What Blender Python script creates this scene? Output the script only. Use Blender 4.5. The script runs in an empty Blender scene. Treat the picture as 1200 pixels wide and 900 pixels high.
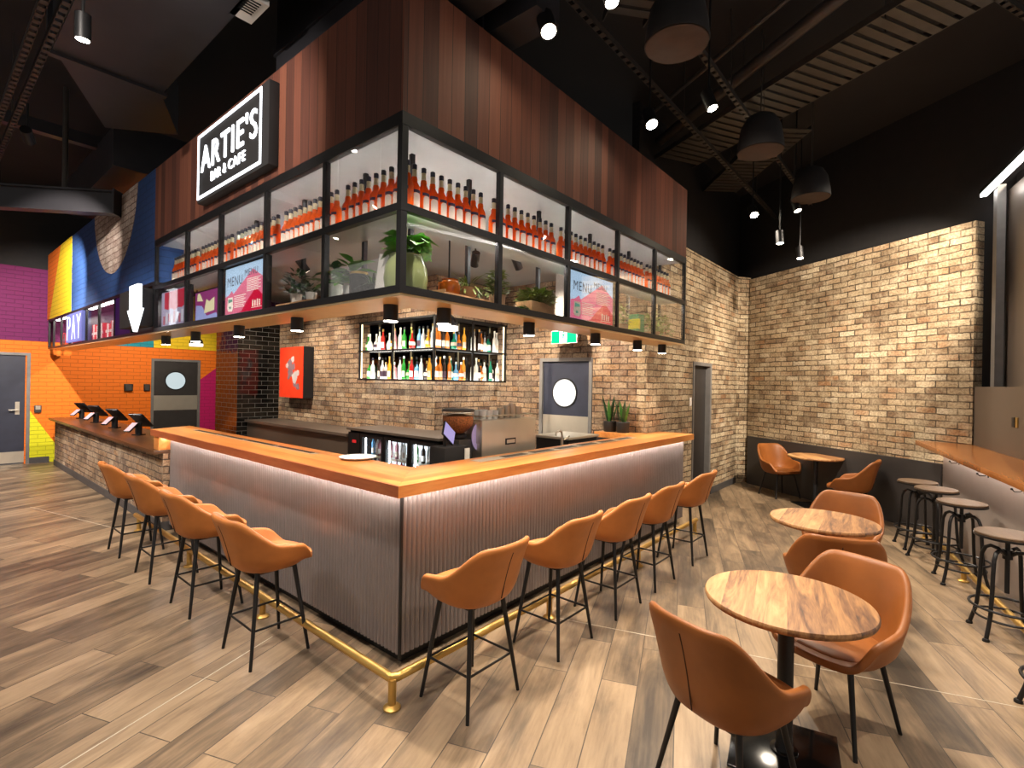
import bpy, bmesh, math, random
from mathutils import Vector, Matrix
random.seed(7)
PI = math.pi
R = math.radians
SC = bpy.context.scene
COL = SC.collection

# ---------------------------------------------------------------- camera
def set_camera():
    yaw, pitch, roll = .698, -.001, .0175
    f = Vector((math.cos(yaw)*math.cos(pitch), math.sin(yaw)*math.cos(pitch), math.sin(pitch)))
    r = Vector((math.sin(yaw), -math.cos(yaw), 0))
    u = r.cross(f)
    r2 = math.cos(roll)*r + math.sin(roll)*u
    u2 = -math.sin(roll)*r + math.cos(roll)*u
    cd = bpy.data.cameras.new('camera'); co = bpy.data.objects.new('camera', cd); COL.objects.link(co)
    m = Matrix((r2, u2, -f)).transposed().to_4x4()
    m.translation = Vector((-1.7638, -2.2868, 1.6845))
    co.matrix_world = m
    cd.sensor_width = 36; cd.sensor_fit = 'HORIZONTAL'
    cd.lens = 597.5*36/1200
    cd.shift_y = -.7/1200
    cd.clip_start = .05
    SC.camera = co
set_camera()

# ---------------------------------------------------------------- world, exposure
w = bpy.data.worlds.new('world'); SC.world = w; w.use_nodes = True
w.node_tree.nodes['Background'].inputs[0].default_value = (1, .93, .86, 1)
w.node_tree.nodes['Background'].inputs[1].default_value = .30
SC.view_settings.view_transform = 'Standard'
SC.view_settings.look = 'None'
SC.view_settings.gamma = 1
SC.view_settings.use_curve_mapping = False
SC.view_settings.exposure = .40
SC.cycles.max_bounces = 8
SC.cycles.transparent_max_bounces = 16
SC.cycles.caustics_reflective = False
SC.cycles.caustics_refractive = False
SC.cycles.sample_clamp_indirect = 4
SC.cycles.use_denoising = True
WARM = (1, .85, .68)
NEUT = (1, .89, .79)
COOL = (.80, .87, 1)

# ---------------------------------------------------------------- materials
def srgb(r, g, b):
    f = lambda c: (c/255/12.92) if c/255 <= .04045 else ((c/255+.055)/1.055)**2.4
    return (f(r), f(g), f(b), 1)
class NT:
    def __init__(s, name):
        s.m = bpy.data.materials.new(name); s.m.use_nodes = True
        s.t = s.m.node_tree; s.b = s.t.nodes['Principled BSDF']
    def n(s, typ, ins=None, **kw):
        nd = s.t.nodes.new('ShaderNode'+typ)
        for k, v in kw.items(): setattr(nd, k, v)
        for k, v in (ins or {}).items():
            if isinstance(v, tuple) and len(v) == 2 and hasattr(v[0], 'outputs'): s.t.links.new(v[0].outputs[v[1]], nd.inputs[k])
            elif hasattr(v, 'outputs'): s.t.links.new(v.outputs[0], nd.inputs[k])
            else: nd.inputs[k].default_value = v
        return nd
    def ramp(s, src, stops, interp='LINEAR'):
        nd = s.t.nodes.new('ShaderNodeValToRGB'); cr = nd.color_ramp; cr.interpolation = interp
        while len(cr.elements) < len(stops): cr.elements.new(.5)
        for e, (p, c) in zip(cr.elements, stops): e.position = p; e.color = c
        s.lk(src, nd.inputs[0]); return nd
    def lk(s, src, dst):
        if isinstance(src, tuple): s.t.links.new(src[0].outputs[src[1]], dst)
        else: s.t.links.new(src.outputs[0], dst)
    def mix(s, fac, a, b, mode='MIX'):
        nd = s.t.nodes.new('ShaderNodeMix'); nd.data_type = 'RGBA'; nd.blend_type = mode
        for i, v in ((0, fac), (6, a), (7, b)):
            if isinstance(v, (int, float)): nd.inputs[i].default_value = v
            elif isinstance(v, tuple) and not hasattr(v[0], 'outputs'): nd.inputs[i].default_value = v
            else: s.lk(v, nd.inputs[i])
        return (nd, 2)
    def math(s, op, a, b=0, c=0):
        nd = s.t.nodes.new('ShaderNodeMath'); nd.operation = op
        for i, v in ((0, a), (1, b), (2, c)):
            if isinstance(v, (int, float)): nd.inputs[i].default_value = v
            else: s.lk(v, nd.inputs[i])
        return nd
    def set(s, **kw):
        for k, v in kw.items():
            k = k.replace('_', ' ')
            if isinstance(v, (int, float)) or (isinstance(v, tuple) and not hasattr(v[0], 'outputs')): s.b.inputs[k].default_value = v
            else: s.lk(v, s.b.inputs[k])
        return s
    def bump(s, h, strength=.5, dist=.01, normal=None):
        nd = s.n('Bump', {'Strength': strength, 'Distance': dist}); s.lk(h, nd.inputs['Height'])
        s.lk(nd, s.b.inputs['Normal'])
def plain(name, col, rough=.5, metal=0, var=.12, scale=8, **kw):
    """a colour with a faint cloudy variation"""
    t = NT(name); tc = t.n('TexCoord')
    no = t.n('TexNoise', {'Vector': (tc, 'Object'), 'Scale': scale, 'Detail': 3.0})
    c2 = tuple(min(1, c*(1+var)) for c in col[:3])+(1,); c1 = tuple(c*(1-var) for c in col[:3])+(1,)
    rp = t.ramp(no, [(.3, c1), (.7, c2)])
    t.set(Base_Color=rp, Roughness=rough, Metallic=metal, **kw)
    return t.m
def emit(name, col, strength):
    t = NT(name); t.set(Base_Color=tuple(c*.25 for c in col[:3])+(1,), Emission_Color=col, Emission_Strength=strength, Specular_IOR_Level=.1); return t.m
def thin_glass(name, tint=(1, 1, 1, 1), refl=.10):
    t = NT(name)
    tr = t.n('BsdfTransparent', {'Color': tint}); gl = t.n('BsdfGlossy', {'Color': (1, 1, 1, 1), 'Roughness': .02})
    lw = t.n('LayerWeight', {'Blend': .18}); f = t.math('MULTIPLY', (lw, 'Fresnel'), .30)
    mx = t.n('MixShader', {0: f, 1: tr, 2: gl})
    t.lk(mx, t.t.nodes['Material Output'].inputs['Surface']); return t.m
def bottle_glass(name, col, glow=.5):
    """coloured drink in a glass bottle: light passes through it"""
    t = NT(name)
    tl = t.n('BsdfTranslucent', {'Color': col}); df = t.n('BsdfDiffuse', {'Color': col})
    m1 = t.n('MixShader', {0: glow, 1: df, 2: tl})
    gl = t.n('BsdfGlossy', {'Color': (1, 1, 1, 1), 'Roughness': .06})
    lw = t.n('LayerWeight', {'Blend': .3}); f = t.math('MULTIPLY_ADD', (lw, 'Fresnel'), .6, .03)
    m2 = t.n('MixShader', {0: f, 1: m1, 2: gl})
    t.lk(m2, t.t.nodes['Material Output'].inputs['Surface']); return t.m
def brick_uv(t, jitter=.020, bw=.235, rh=.078, mortar=.0075, sx=1, sy=1):
    uv = t.n('UVMap')
    no = t.n('TexNoise', {'Vector': uv, 'Scale': 14.0, 'Detail': 3.0})
    off = t.n('VectorMath', {0: (no, 'Color'), 1: (.5, .5, .5)}, operation='SUBTRACT')
    sc0 = t.n('VectorMath', {0: off, 'Scale': jitter}, operation='SCALE')
    lo = t.n('TexNoise', {'Vector': uv, 'Scale': 3.5, 'Detail': 1.0})
    lof = t.n('VectorMath', {0: (lo, 'Color'), 1: (.5, .5, .5)}, operation='SUBTRACT')
    los = t.n('VectorMath', {0: lof, 1: (jitter*1.6, jitter*.9, 0)}, operation='MULTIPLY')
    sc = t.n('VectorMath', {0: sc0, 1: los}, operation='ADD')
    ad = t.n('VectorMath', {0: uv, 1: sc}, operation='ADD')
    br = t.n('TexBrick', {'Vector': ad, 'Color1': (0, 0, 0, 1), 'Color2': (1, 1, 1, 1), 'Mortar': (0, 0, 0, 1), 'Scale': 1.0,
                          'Mortar Size': mortar, 'Mortar Smooth': .25, 'Bias': 0.0, 'Brick Width': bw, 'Row Height': rh}, offset=.5)
    return uv, br
def old_brick(name, stops, mort, smear, smear_amt=.5):
    t = NT(name); uv, br = brick_uv(t)
    rp = t.ramp((br, 'Color'), stops)
    n1 = t.n('TexNoise', {'Vector': uv, 'Scale': 5.0, 'Detail': 5.0, 'Roughness': .65})
    n2 = t.n('TexNoise', {'Vector': uv, 'Scale': 38.0, 'Detail': 4.0, 'Roughness': .7})
    n3 = t.n('TexNoise', {'Vector': uv, 'Scale': 1.7, 'Detail': 5.0, 'Roughness': .6})
    sm = t.ramp(n1, [(.42, (0, 0, 0, 1)), (.64, (smear_amt,)*3+(1,))])
    c = t.mix(sm, rp, smear)
    sp = t.ramp(n2, [(.30, (.42, .37, .34, 1)), (.60, (1.08, 1.08, 1.08, 1))])
    c = t.mix(1.0, c, sp, 'MULTIPLY')
    bg = t.ramp(n3, [(.34, (.56, .52, .47, 1)), (.62, (1.06, 1.06, 1.06, 1))])
    c = t.mix(1.0, c, bg, 'MULTIPLY')
    jf = t.math('MULTIPLY', (br, 'Fac'), t.ramp(n1, [(.40, (1, 1, 1, 1)), (.60, (.35, .35, .35, 1))]))
    c = t.mix(jf, c, mort)
    t.set(Base_Color=c, Roughness=.9)
    h = t.math('MULTIPLY_ADD', (br, 'Fac'), -1.0, 1.0)
    h2 = t.math('MULTIPLY_ADD', n2, .25, h)
    t.bump(h2, 1.0, .02); return t.m
def painted_brick(name, col):
    t = NT(name); uv, br = brick_uv(t, .006, .23, .077, .006)
    n1 = t.n('TexNoise', {'Vector': uv, 'Scale': 30.0, 'Detail': 3.0})
    c = t.mix((br, 'Fac'), col, tuple(x*.72 for x in col[:3])+(1,))
    t.set(Base_Color=c, Roughness=.72)
    h = t.math('MULTIPLY_ADD', (br, 'Fac'), -1.0, 1.0); h2 = t.math('MULTIPLY_ADD', n1, .35, h)
    t.bump(h2, .7, .01); return t.m
def boards(name, stops, width=.11, rough=.7):
    """upright boards, each its own tone"""
    t = NT(name); uv = t.n('UVMap')
    sep = t.n('SeparateXYZ', {0: uv})
    wv = t.math('MULTIPLY', sep, 1/width); fl = t.math('FLOOR', wv)
    wn = t.n('TexWhiteNoise', {'W': fl}, noise_dimensions='1D')
    cb = t.n('CombineXYZ', {0: t.math('MULTIPLY', sep, 55.0), 1: t.math('MULTIPLY', (sep, 1), 1.6), 2: t.math('MULTIPLY', (wn, 0), 40.0)})
    no = t.n('TexNoise', {'Vector': cb, 'Scale': 1.0, 'Detail': 4.0, 'Roughness': .6})
    v = t.math('MULTIPLY_ADD', no, .5, t.math('MULTIPLY_ADD', (wn, 0), .62, -.06))
    rp = t.ramp(v, stops)
    fr = t.math('FRACT', wv); gap = t.math('GREATER_THAN', t.math('ABSOLUTE', t.math('SUBTRACT', fr, .5)), .482)
    c = t.mix(gap, rp, (.012, .006, .004, 1))
    t.set(Base_Color=c, Roughness=rough); t.bump(t.math('MULTIPLY', gap, -1.0), .6, .006); return t.m
def wood(name, stops, axis=0, scale=1, rough=.35, knots=.5, lam=.09):
    """timber with long grain along one object axis, laminated in strips"""
    t = NT(name); tc = t.n('TexCoord'); sep = t.n('SeparateXYZ', {0: (tc, 'Object')})
    a, b = (0, 1) if axis == 0 else (1, 0)
    st = t.math('FLOOR', t.math('MULTIPLY', (sep, b), 1/lam)); wn = t.n('TexWhiteNoise', {'W': st}, noise_dimensions='1D')
    cb = t.n('CombineXYZ', {0: t.math('MULTIPLY', (sep, a), 1.6*scale), 1: t.math('MULTIPLY', (sep, b), 14.0*scale),
                            2: t.math('MULTIPLY_ADD', (wn, 0), 9.0, t.math('MULTIPLY', (sep, 2), 14.0))})
    no = t.n('TexNoise', {'Vector': cb, 'Scale': 1.0, 'Detail': 5.0, 'Roughness': .6, 'Distortion': .6*knots})
    f = t.n('TexNoise', {'Vector': cb, 'Scale': 7.0, 'Detail': 3.0})
    v = t.math('MULTIPLY_ADD', f, .22, t.math('MULTIPLY_ADD', (wn, 0), .28, t.math('MULTIPLY_ADD', no, .9, -.22)))
    t.set(Base_Color=t.ramp(v, stops), Roughness=rough); return t.m
def plank_floor():
    t = NT('plank_floor'); tc = t.n('TexCoord')
    mp = t.n('Mapping', {'Vector': (tc, 'Object'), 'Rotation': (0, 0, R(-21.5)), 'Location': (.31, .07, 0)})
    br = t.n('TexBrick', {'Vector': mp, 'Color1': (0, 0, 0, 1), 'Color2': (1, 1, 1, 1), 'Mortar': (0, 0, 0, 1), 'Scale': 1.0,
                          'Mortar Size': .0028, 'Mortar Smooth': .1, 'Bias': 0.0, 'Brick Width': 1.2, 'Row Height': .2}, offset=.36, offset_frequency=2)
    sep = t.n('SeparateXYZ', {0: mp})
    rnd = t.math('MULTIPLY', (br, 'Color'), 57.0)
    cb = t.n('CombineXYZ', {0: t.math('MULTIPLY', sep, 1.5), 1: t.math('MULTIPLY', (sep, 1), 6.5), 2: rnd})
    n1 = t.n('TexNoise', {'Vector': cb, 'Scale': 1.0, 'Detail': 6.0, 'Roughness': .62, 'Distortion': .5})
    cb2 = t.n('CombineXYZ', {0: t.math('MULTIPLY', sep, 3.0), 1: t.math('MULTIPLY', (sep, 1), 70.0), 2: rnd})
    n2 = t.n('TexNoise', {'Vector': cb2, 'Scale': 1.0, 'Detail': 3.0})
    v = t.math('MULTIPLY_ADD', (br, 'Color'), .34, t.math('MULTIPLY_ADD', n1, 1.15, t.math('MULTIPLY_ADD', n2, .26, -.44)))
    rp = t.ramp(v, [(.08, srgb(62, 53, 44)), (.32, srgb(102, 87, 70)), (.55, srgb(142, 121, 96)), (.9, srgb(176, 153, 124))])
    c = t.mix((br, 'Fac'), rp, srgb(74, 64, 54))
    t.set(Base_Color=c, Roughness=t.ramp(n1, [(.3, (.42,)*3+(1,)), (.7, (.32,)*3+(1,))]))
    t.bump(t.math('MULTIPLY_ADD', (br, 'Fac'), -1.0, t.math('MULTIPLY', n2, .15)), .3, .004); return t.m
def tile_mat():
    t = NT('black_glazed_tile'); uv = t.n('UVMap')
    br = t.n('TexBrick', {'Vector': uv, 'Color1': (.006, .006, .006, 1), 'Color2': (.02, .019, .017, 1), 'Mortar': (.22, .21, .20, 1), 'Scale': 1.0,
                          'Mortar Size': .004, 'Mortar Smooth': .4, 'Bias': 0.0, 'Brick Width': .225, 'Row Height': .082}, offset=.5)
    t.set(Base_Color=(br, 'Color'), Roughness=.07)
    no = t.n('TexNoise', {'Vector': uv, 'Scale': 5.0})
    h = t.math('MULTIPLY_ADD', (br, 'Fac'), -1.0, t.math('MULTIPLY', no, .5)); t.bump(h, .8, .01); return t.m
def leather(name, col):
    t = NT(name); tc = t.n('TexCoord')
    v = t.n('TexVoronoi', {'Vector': (tc, 'Object'), 'Scale': 240.0})
    n = t.n('TexNoise', {'Vector': (tc, 'Object'), 'Scale': 7.0, 'Detail': 3.0})
    rp = t.ramp(n, [(.3, tuple(c*.86 for c in col[:3])+(1,)), (.7, tuple(min(1, c*1.1) for c in col[:3])+(1,))])
    t.set(Base_Color=rp, Roughness=.46); t.b.inputs['Specular IOR Level'].default_value = .35; t.bump(v, .12, .002); return t.m
def brushed(name, col, rough=.32):
    t = NT(name); tc = t.n('TexCoord')
    mp = t.n('Mapping', {'Vector': (tc, 'Object'), 'Scale': (3, 3, 90)})
    n = t.n('TexNoise', {'Vector': mp, 'Scale': 3.0, 'Detail': 2.0})
    rr = t.ramp(n, [(.3, (rough*.8,)*3+(1,)), (.7, (rough*1.25,)*3+(1,))])
    t.set(Base_Color=col, Metallic=1.0, Roughness=rr); return t.m

M = {}
M['floor'] = plank_floor()
M['black'] = plain('black_steel', (.012, .012, .013, 1), .42, .3)
M['matt_black'] = plain('matt_black', (.012, .011, .012, 1), .8)
M['ceiling'] = plain('black_ceiling', (.016, .015, .017, 1), .85, scale=2)
M['duct'] = plain('charcoal_duct', (.035, .034, .040, 1), .45, .2, scale=3)
M['service'] = plain('dark_steel_service', (.07, .062, .056, 1), .5, .5)
M['tray'] = plain('cable_tray_steel', (.075, .066, .058, 1), .5, .5)
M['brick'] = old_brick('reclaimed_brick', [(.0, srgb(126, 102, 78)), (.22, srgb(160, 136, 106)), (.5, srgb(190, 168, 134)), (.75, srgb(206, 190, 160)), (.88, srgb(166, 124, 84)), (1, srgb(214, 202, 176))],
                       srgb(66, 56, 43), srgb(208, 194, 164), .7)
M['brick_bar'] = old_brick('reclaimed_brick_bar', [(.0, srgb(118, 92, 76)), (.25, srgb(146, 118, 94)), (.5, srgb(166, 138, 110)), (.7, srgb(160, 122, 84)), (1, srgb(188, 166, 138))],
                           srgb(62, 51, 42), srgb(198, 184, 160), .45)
M['brick_pale'] = old_brick('pale_brick_circle', [(.0, srgb(170, 145, 135)), (.5, srgb(205, 185, 172)), (1, srgb(220, 205, 195))], srgb(120, 95, 85), srgb(222, 210, 200), .5)
M['blue'] = painted_brick('blue_painted_brick', srgb(28, 66, 122))
M['yellow'] = painted_brick('yellow_painted_brick', srgb(232, 196, 22))
M['orange'] = painted_brick('orange_painted_brick', srgb(238, 118, 10))
M['lime'] = painted_brick('lime_painted_brick', srgb(214, 212, 20))
M['purple'] = painted_brick('purple_painted_brick', srgb(104, 0, 80))
M['magenta'] = painted_brick('magenta_painted_brick', srgb(190, 6, 98))
M['teal'] = painted_brick('teal_painted_brick', srgb(16, 140, 158))
M['fascia'] = boards('hardwood_boards', [(.0, srgb(54, 27, 20)), (.3, srgb(82, 44, 32)), (.55, srgb(104, 58, 42)), (.8, srgb(122, 72, 52)), (1, srgb(142, 92, 66))])
M['oak_x'] = wood('counter_timber_lengthwise', [(.1, srgb(150, 82, 36)), (.4, srgb(196, 122, 60)), (.7, srgb(220, 152, 84)), (1, srgb(236, 180, 112))], 0, 1, .3)
M['oak_y'] = wood('counter_timber_crosswise', [(.1, srgb(150, 82, 36)), (.4, srgb(196, 122, 60)), (.7, srgb(220, 152, 84)), (1, srgb(236, 180, 112))], 1, 1, .3)
M['edge_y'] = wood('counter_edge_red_timber', [(.1, srgb(120, 58, 34)), (.45, srgb(156, 84, 50)), (.8, srgb(184, 112, 70)), (1, srgb(200, 130, 86))], 1, 1, .35)
M['ledge'] = wood('wall_counter_timber', [(.1, srgb(104, 62, 32)), (.5, srgb(150, 94, 48)), (1, srgb(178, 122, 70))], 0, 1, .25)
M['table'] = wood('marri_table_timber', [(.16, srgb(60, 36, 20)), (.30, srgb(112, 74, 43)), (.46, srgb(158, 114, 69)), (.66, srgb(186, 144, 94)), (.9, srgb(200, 162, 116))], 0, 1.0, .55, 2.4, .13)
M['stoolwood'] = wood('stool_seat_timber', [(.1, srgb(54, 38, 20)), (.5, srgb(84, 61, 35)), (1, srgb(108, 83, 52))], 0, 1.2, .65)
M['dark_top'] = wood('dark_stained_top', [(.1, srgb(58, 40, 28)), (.5, srgb(88, 60, 40)), (1, srgb(118, 84, 58))], 1, 1, .3)
M['slab'] = wood('pale_timber_slab', [(.1, srgb(168, 118, 76)), (.6, srgb(214, 170, 122)), (1, srgb(234, 198, 152))], 0, 3, .5)
M['flute'] = plain('bronze_grey_fluted_sheet', srgb(132, 123, 121), .36, .35, .05)
M['bronze'] = plain('bronze_panel', srgb(104, 93, 84), .4, .4, .05, 2)
M['bronze_grey'] = plain('grey_bronze_panel', srgb(158, 147, 140), .42, .2, .04)
M['steel'] = plain('stainless_steel', srgb(214, 206, 190), .34, .7, .03)
M['gold_soffit'] = plain('gold_tinted_soffit', srgb(248, 226, 176), .25, .2, .03)
M['brass'] = plain('brushed_brass', srgb(206, 170, 98), .38, .9, .03)
M['grey_frame'] = plain('grey_door_frame', srgb(120, 118, 116), .5, .2)
M['navy_door'] = plain('dark_blue_grey_door', srgb(42, 46, 62), .5)
M['dark_door'] = plain('charcoal_door', srgb(48, 45, 44), .5)
M['skirting'] = plain('dark_grey_skirting', srgb(72, 70, 70), .55)
M['wainscot'] = plain('black_wall_panel', srgb(54, 51, 50), .5, 0, .06)
M['tan'] = leather('tan_leather', srgb(180, 111, 54))
M['tan_dark'] = leather('cognac_leather', srgb(142, 84, 37))
M['seam'] = plain('dark_stitching', srgb(58, 28, 14), .7)
M['glass'] = thin_glass('clear_glass')
M['inner_panel'] = plain('pale_grey_inner_ceiling', srgb(158, 160, 160), .3, .1, .04)
M['tile'] = tile_mat()
M['white'] = plain('white_satin', srgb(232, 230, 226), .45, 0, .04)
M['paper'] = plain('white_paper', srgb(240, 238, 232), .7, 0, .03)
M['led_warm'] = emit('warm_led', (1, .90, .80, 1), 34)
M['led_white'] = emit('white_led', (1, .96, .92, 1), 18)
M['led_shelfstrip'] = emit('shelf_led', (1, .95, .88, 1), 55)
M['added_uplight'] = emit('added_uplight_led', (1, .95, .88, 1), 48)
M['added_lowlight'] = emit('added_lowlight_led', (1, .95, .88, 1), 14)
M['added_frontlight'] = emit('added_frontlight_led', (1, .95, .88, 1), 20)
M['pay_letters'] = emit('pay_letters', (.92, .95, 1, 1), 1.5)
M['lamp_face'] = emit('lamp_face', (1, .90, .74, 1), 30)
M['sign_white'] = emit('sign_white', (.92, .95, 1, 1), 2.6)
M['exit_green'] = emit('exit_green', srgb(0, 170, 110), 1.6)
M['exit_white'] = emit('exit_white', (1, 1, 1, 1), 2.0)
M['aperitif'] = bottle_glass('orange_aperitif', srgb(255, 116, 34), .6)
M['clear_neck'] = bottle_glass('clear_bottle_neck', srgb(226, 214, 176), .5)
M['label_cream'] = plain('cream_paper_label', srgb(206, 188, 172), .6, 0, .03)
M['label_band'] = plain('dark_label_band', srgb(58, 40, 60), .6)
M['cap_dark'] = plain('navy_cap', srgb(28, 28, 44), .4)
M['pot_green'] = plain('sage_glazed_pot', srgb(154, 166, 112), .22, 0, .08)
M['pot_black'] = plain('black_pot', srgb(34, 33, 33), .5)
M['pot_white'] = plain('white_pot', srgb(222, 220, 214), .4)
M['pot_clay'] = plain('clay_pot', srgb(176, 138, 104), .7)
M['leaf'] = plain('deep_green_leaf', srgb(54, 110, 36), .42, 0, .35, 30)
M['leaf_bright'] = plain('bright_green_leaf', srgb(96, 158, 46), .42, 0, .3, 30)
M['leaf_olive'] = plain('olive_green_leaf', srgb(118, 134, 62), .5, 0, .35, 40)
M['leaf_dark'] = plain('dark_green_leaf', srgb(34, 66, 34), .42, 0, .35, 30)
M['soil'] = plain('potting_soil', srgb(50, 36, 26), .9)
M['stem'] = plain('plant_stem', srgb(90, 110, 54), .6)
M['amber_glass'] = bottle_glass('amber_glass', srgb(206, 116, 26), .6)
M['crema'] = plain('coffee_beans', srgb(70, 38, 18), .55, 0, .5, 120)
M['screen_lilac'] = emit('lilac_screen', srgb(150, 140, 190), .9)
M['screen_pink'] = emit('pink_tablet_screen', srgb(226, 186, 190), .8)
M['rubber'] = plain('black_rubber', (.01, .01, .01, 1), .8)

# ---------------------------------------------------------------- mesh builder
class MB:
    def __init__(s, T=None):
        s.v = []; s.f = []; s.mi = []; s.T = T; s.cur = 0
    def add(s, vs, fs):
        b = len(s.v)
        for p in vs:
            p = Vector(p); s.v.append(s.T @ p if s.T else p)
        for f in fs: s.f.append([b+i for i in f]); s.mi.append(s.cur)
        return s
    def m(s, i): s.cur = i; return s
    def box(s, x0, y0, z0, x1, y1, z1):
        if x0 > x1: x0, x1 = x1, x0
        if y0 > y1: y0, y1 = y1, y0
        if z0 > z1: z0, z1 = z1, z0
        vs = [(x, y, z) for z in (z0, z1) for y in (y0, y1) for x in (x0, x1)]
        return s.add(vs, [(0, 2, 3, 1), (4, 5, 7, 6), (0, 1, 5, 4), (2, 6, 7, 3), (0, 4, 6, 2), (1, 3, 7, 5)])
    def tube(s, p0, p1, r0, r1=None, n=10, caps=True):
        r1 = r0 if r1 is None else r1
        p0, p1 = Vector(p0), Vector(p1); d = (p1-p0).normalized()
        a = d.orthogonal().normalized(); b = d.cross(a)
        vs = [p0+r0*(math.cos(2*PI*i/n)*a+math.sin(2*PI*i/n)*b) for i in range(n)] + [p1+r1*(math.cos(2*PI*i/n)*a+math.sin(2*PI*i/n)*b) for i in range(n)]
        fs = [(i, (i+1) % n, n+(i+1) % n, n+i) for i in range(n)]
        if caps: fs += [tuple(range(n-1, -1, -1)), tuple(range(n, 2*n))]
        return s.add(vs, fs)
    def path(s, pts, r, n=8, closed=False, rs=None):
        pts = [Vector(p) for p in pts]; k = len(pts); vs = []; fs = []; prev = None
        for i, p in enumerate(pts):
            if closed: d = pts[(i+1) % k]-pts[i-1]
            else: d = pts[min(i+1, k-1)]-pts[max(i-1, 0)]
            d.normalize()
            if prev is None: a = d.orthogonal().normalized()
            else:
                a = prev-d*prev.dot(d); a = a.normalized() if a.length > 1e-6 else d.orthogonal().normalized()
            prev = a; b = d.cross(a); rr = rs[i] if rs else r
            vs += [p+rr*(math.cos(2*PI*j/n)*a+math.sin(2*PI*j/n)*b) for j in range(n)]
        for i in range(k if closed else k-1):
            q = (i+1) % k
            fs += [(i*n+j, i*n+(j+1) % n, q*n+(j+1) % n, q*n+j) for j in range(n)]
        if not closed: fs += [tuple(range(n-1, -1, -1)), tuple(range((k-1)*n, k*n))]
        return s.add(vs, fs)
    def lathe(s, prof, c=(0, 0, 0), n=20, caps=True):
        vs = []; fs = []; k = len(prof)
        for r, z in prof:
            vs += [(c[0]+r*math.cos(2*PI*j/n), c[1]+r*math.sin(2*PI*j/n), c[2]+z) for j in range(n)]
        for i in range(k-1): fs += [(i*n+j, i*n+(j+1) % n, (i+1)*n+(j+1) % n, (i+1)*n+j) for j in range(n)]
        if caps: fs += [tuple(range(n-1, -1, -1)), tuple(range((k-1)*n, k*n))]
        return s.add(vs, fs)
    def ring(s, c, R_, r, n=28, k=8):
        return s.path([(c[0]+R_*math.cos(2*PI*i/n), c[1]+R_*math.sin(2*PI*i/n), c[2]) for i in range(n)], r, k, True)
    def plate(s, poly, fr, d0, d1):
        """2-D polygon (counter-clockwise) in frame fr=(origin,right,up), extruded along its normal from d0 to d1"""
        o, r, u = (Vector(q) for q in fr); nrm = r.cross(u); k = len(poly)
        vs = [o+r*a+u*b+nrm*d0 for a, b in poly]+[o+r*a+u*b+nrm*d1 for a, b in poly]
        fs = [tuple(range(k-1, -1, -1)), tuple(range(k, 2*k))]+[(i, (i+1) % k, k+(i+1) % k, k+i) for i in range(k)]
        return s.add(vs, fs)
    def rect(s, a0, b0, a1, b1, fr, d0, d1): return s.plate([(a0, b0), (a1, b0), (a1, b1), (a0, b1)], fr, d0, d1)
    def ball(s, c, r, n=12, k=8, sz=1):
        prof = [(max(1e-4, r*math.sin(PI*i/k)), -r*sz*math.cos(PI*i/k)) for i in range(k+1)]
        return s.lathe(prof, c, n)
    def leaf(s, base, d, L, W, droop=.3, up=None, seg=4):
        d = Vector(d).normalized(); base = Vector(base)
        side = d.cross(Vector((0, 0, 1)));
        side = side.normalized() if side.length > .05 else Vector((1, 0, 0))
        nrm = side.cross(d).normalized(); vs = []; fs = []
        for i in range(seg+1):
            t = i/seg; wd = W*math.sin(PI*(.06+.94*t)**.85)*.5 if i < seg else .0015
            p = base+d*(L*t)-Vector((0, 0, 1))*(droop*L*t*t)
            vs += [p-side*wd+nrm*(wd*.25), p, p+side*wd+nrm*(wd*.25)]
        for i in range(seg):
            a = 3*i; fs += [(a, a+1, a+4, a+3), (a+1, a+2, a+5, a+4)]
        return s.add(vs, fs)
    def build(s, name, mat, parent=None, world=True, bevel=0, smooth=True, angle=38, origin=None):
        me = bpy.data.meshes.new(name)
        o = bpy.data.objects.new(name, me); COL.objects.link(o)
        if parent is not None:
            o.parent = parent
            off = (Vector(parent.location) if parent.parent is None else Vector(parent.location)+Vector(parent.parent.location)) if world else Vector((0, 0, 0))
        elif origin is not None: off = Vector(origin); o.location = off
        else:
            xs = [p.x for p in s.v]; ys = [p.y for p in s.v]; zs = [p.z for p in s.v]
            off = Vector(((min(xs)+max(xs))/2, (min(ys)+max(ys))/2, min(zs))); o.location = off
        me.from_pydata([p-off for p in s.v], [], s.f)
        mats = mat if isinstance(mat, (list, tuple)) else [mat]
        for mm in mats: me.materials.append(M[mm] if isinstance(mm, str) else mm)
        me.polygons.foreach_set('material_index', s.mi)
        bm = bmesh.new(); bm.from_mesh(me)
        bmesh.ops.recalc_face_normals(bm, faces=bm.faces)
        if bevel: bmesh.ops.bevel(bm, geom=[e for e in bm.edges if len(e.link_faces) == 2 and e.calc_face_angle(0) > R(40)], offset=bevel, segments=2, profile=.6, affect='EDGES')
        uvl = bm.loops.layers.uv.new('UVMap')
        for f in bm.faces:
            f.smooth = smooth; nn = f.normal
            if abs(nn.z) > .75: tx, ty = Vector((1, 0, 0)), Vector((0, 1, 0))
            else: tx = Vector((-nn.y, nn.x, 0)).normalized(); ty = Vector((0, 0, 1))
            for lp in f.loops:
                p = lp.vert.co+off; lp[uvl].uv = (p.dot(tx), p.dot(ty))
        for e in bm.edges:
            if len(e.link_faces) == 2 and e.calc_face_angle(0) > R(angle): e.smooth = False
        bm.to_mesh(me); bm.free()
        return o
def thing(name, label, cat, loc=(0, 0, 0), group=None):
    o = bpy.data.objects.new(name, None); COL.objects.link(o); o.location = loc; o.empty_display_size = .1
    return tag(o, label, cat, group)
def tag(o, label, cat, group=None):
    o['label'] = label; o['category'] = cat
    if group: o['group'] = group
    return o
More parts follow.
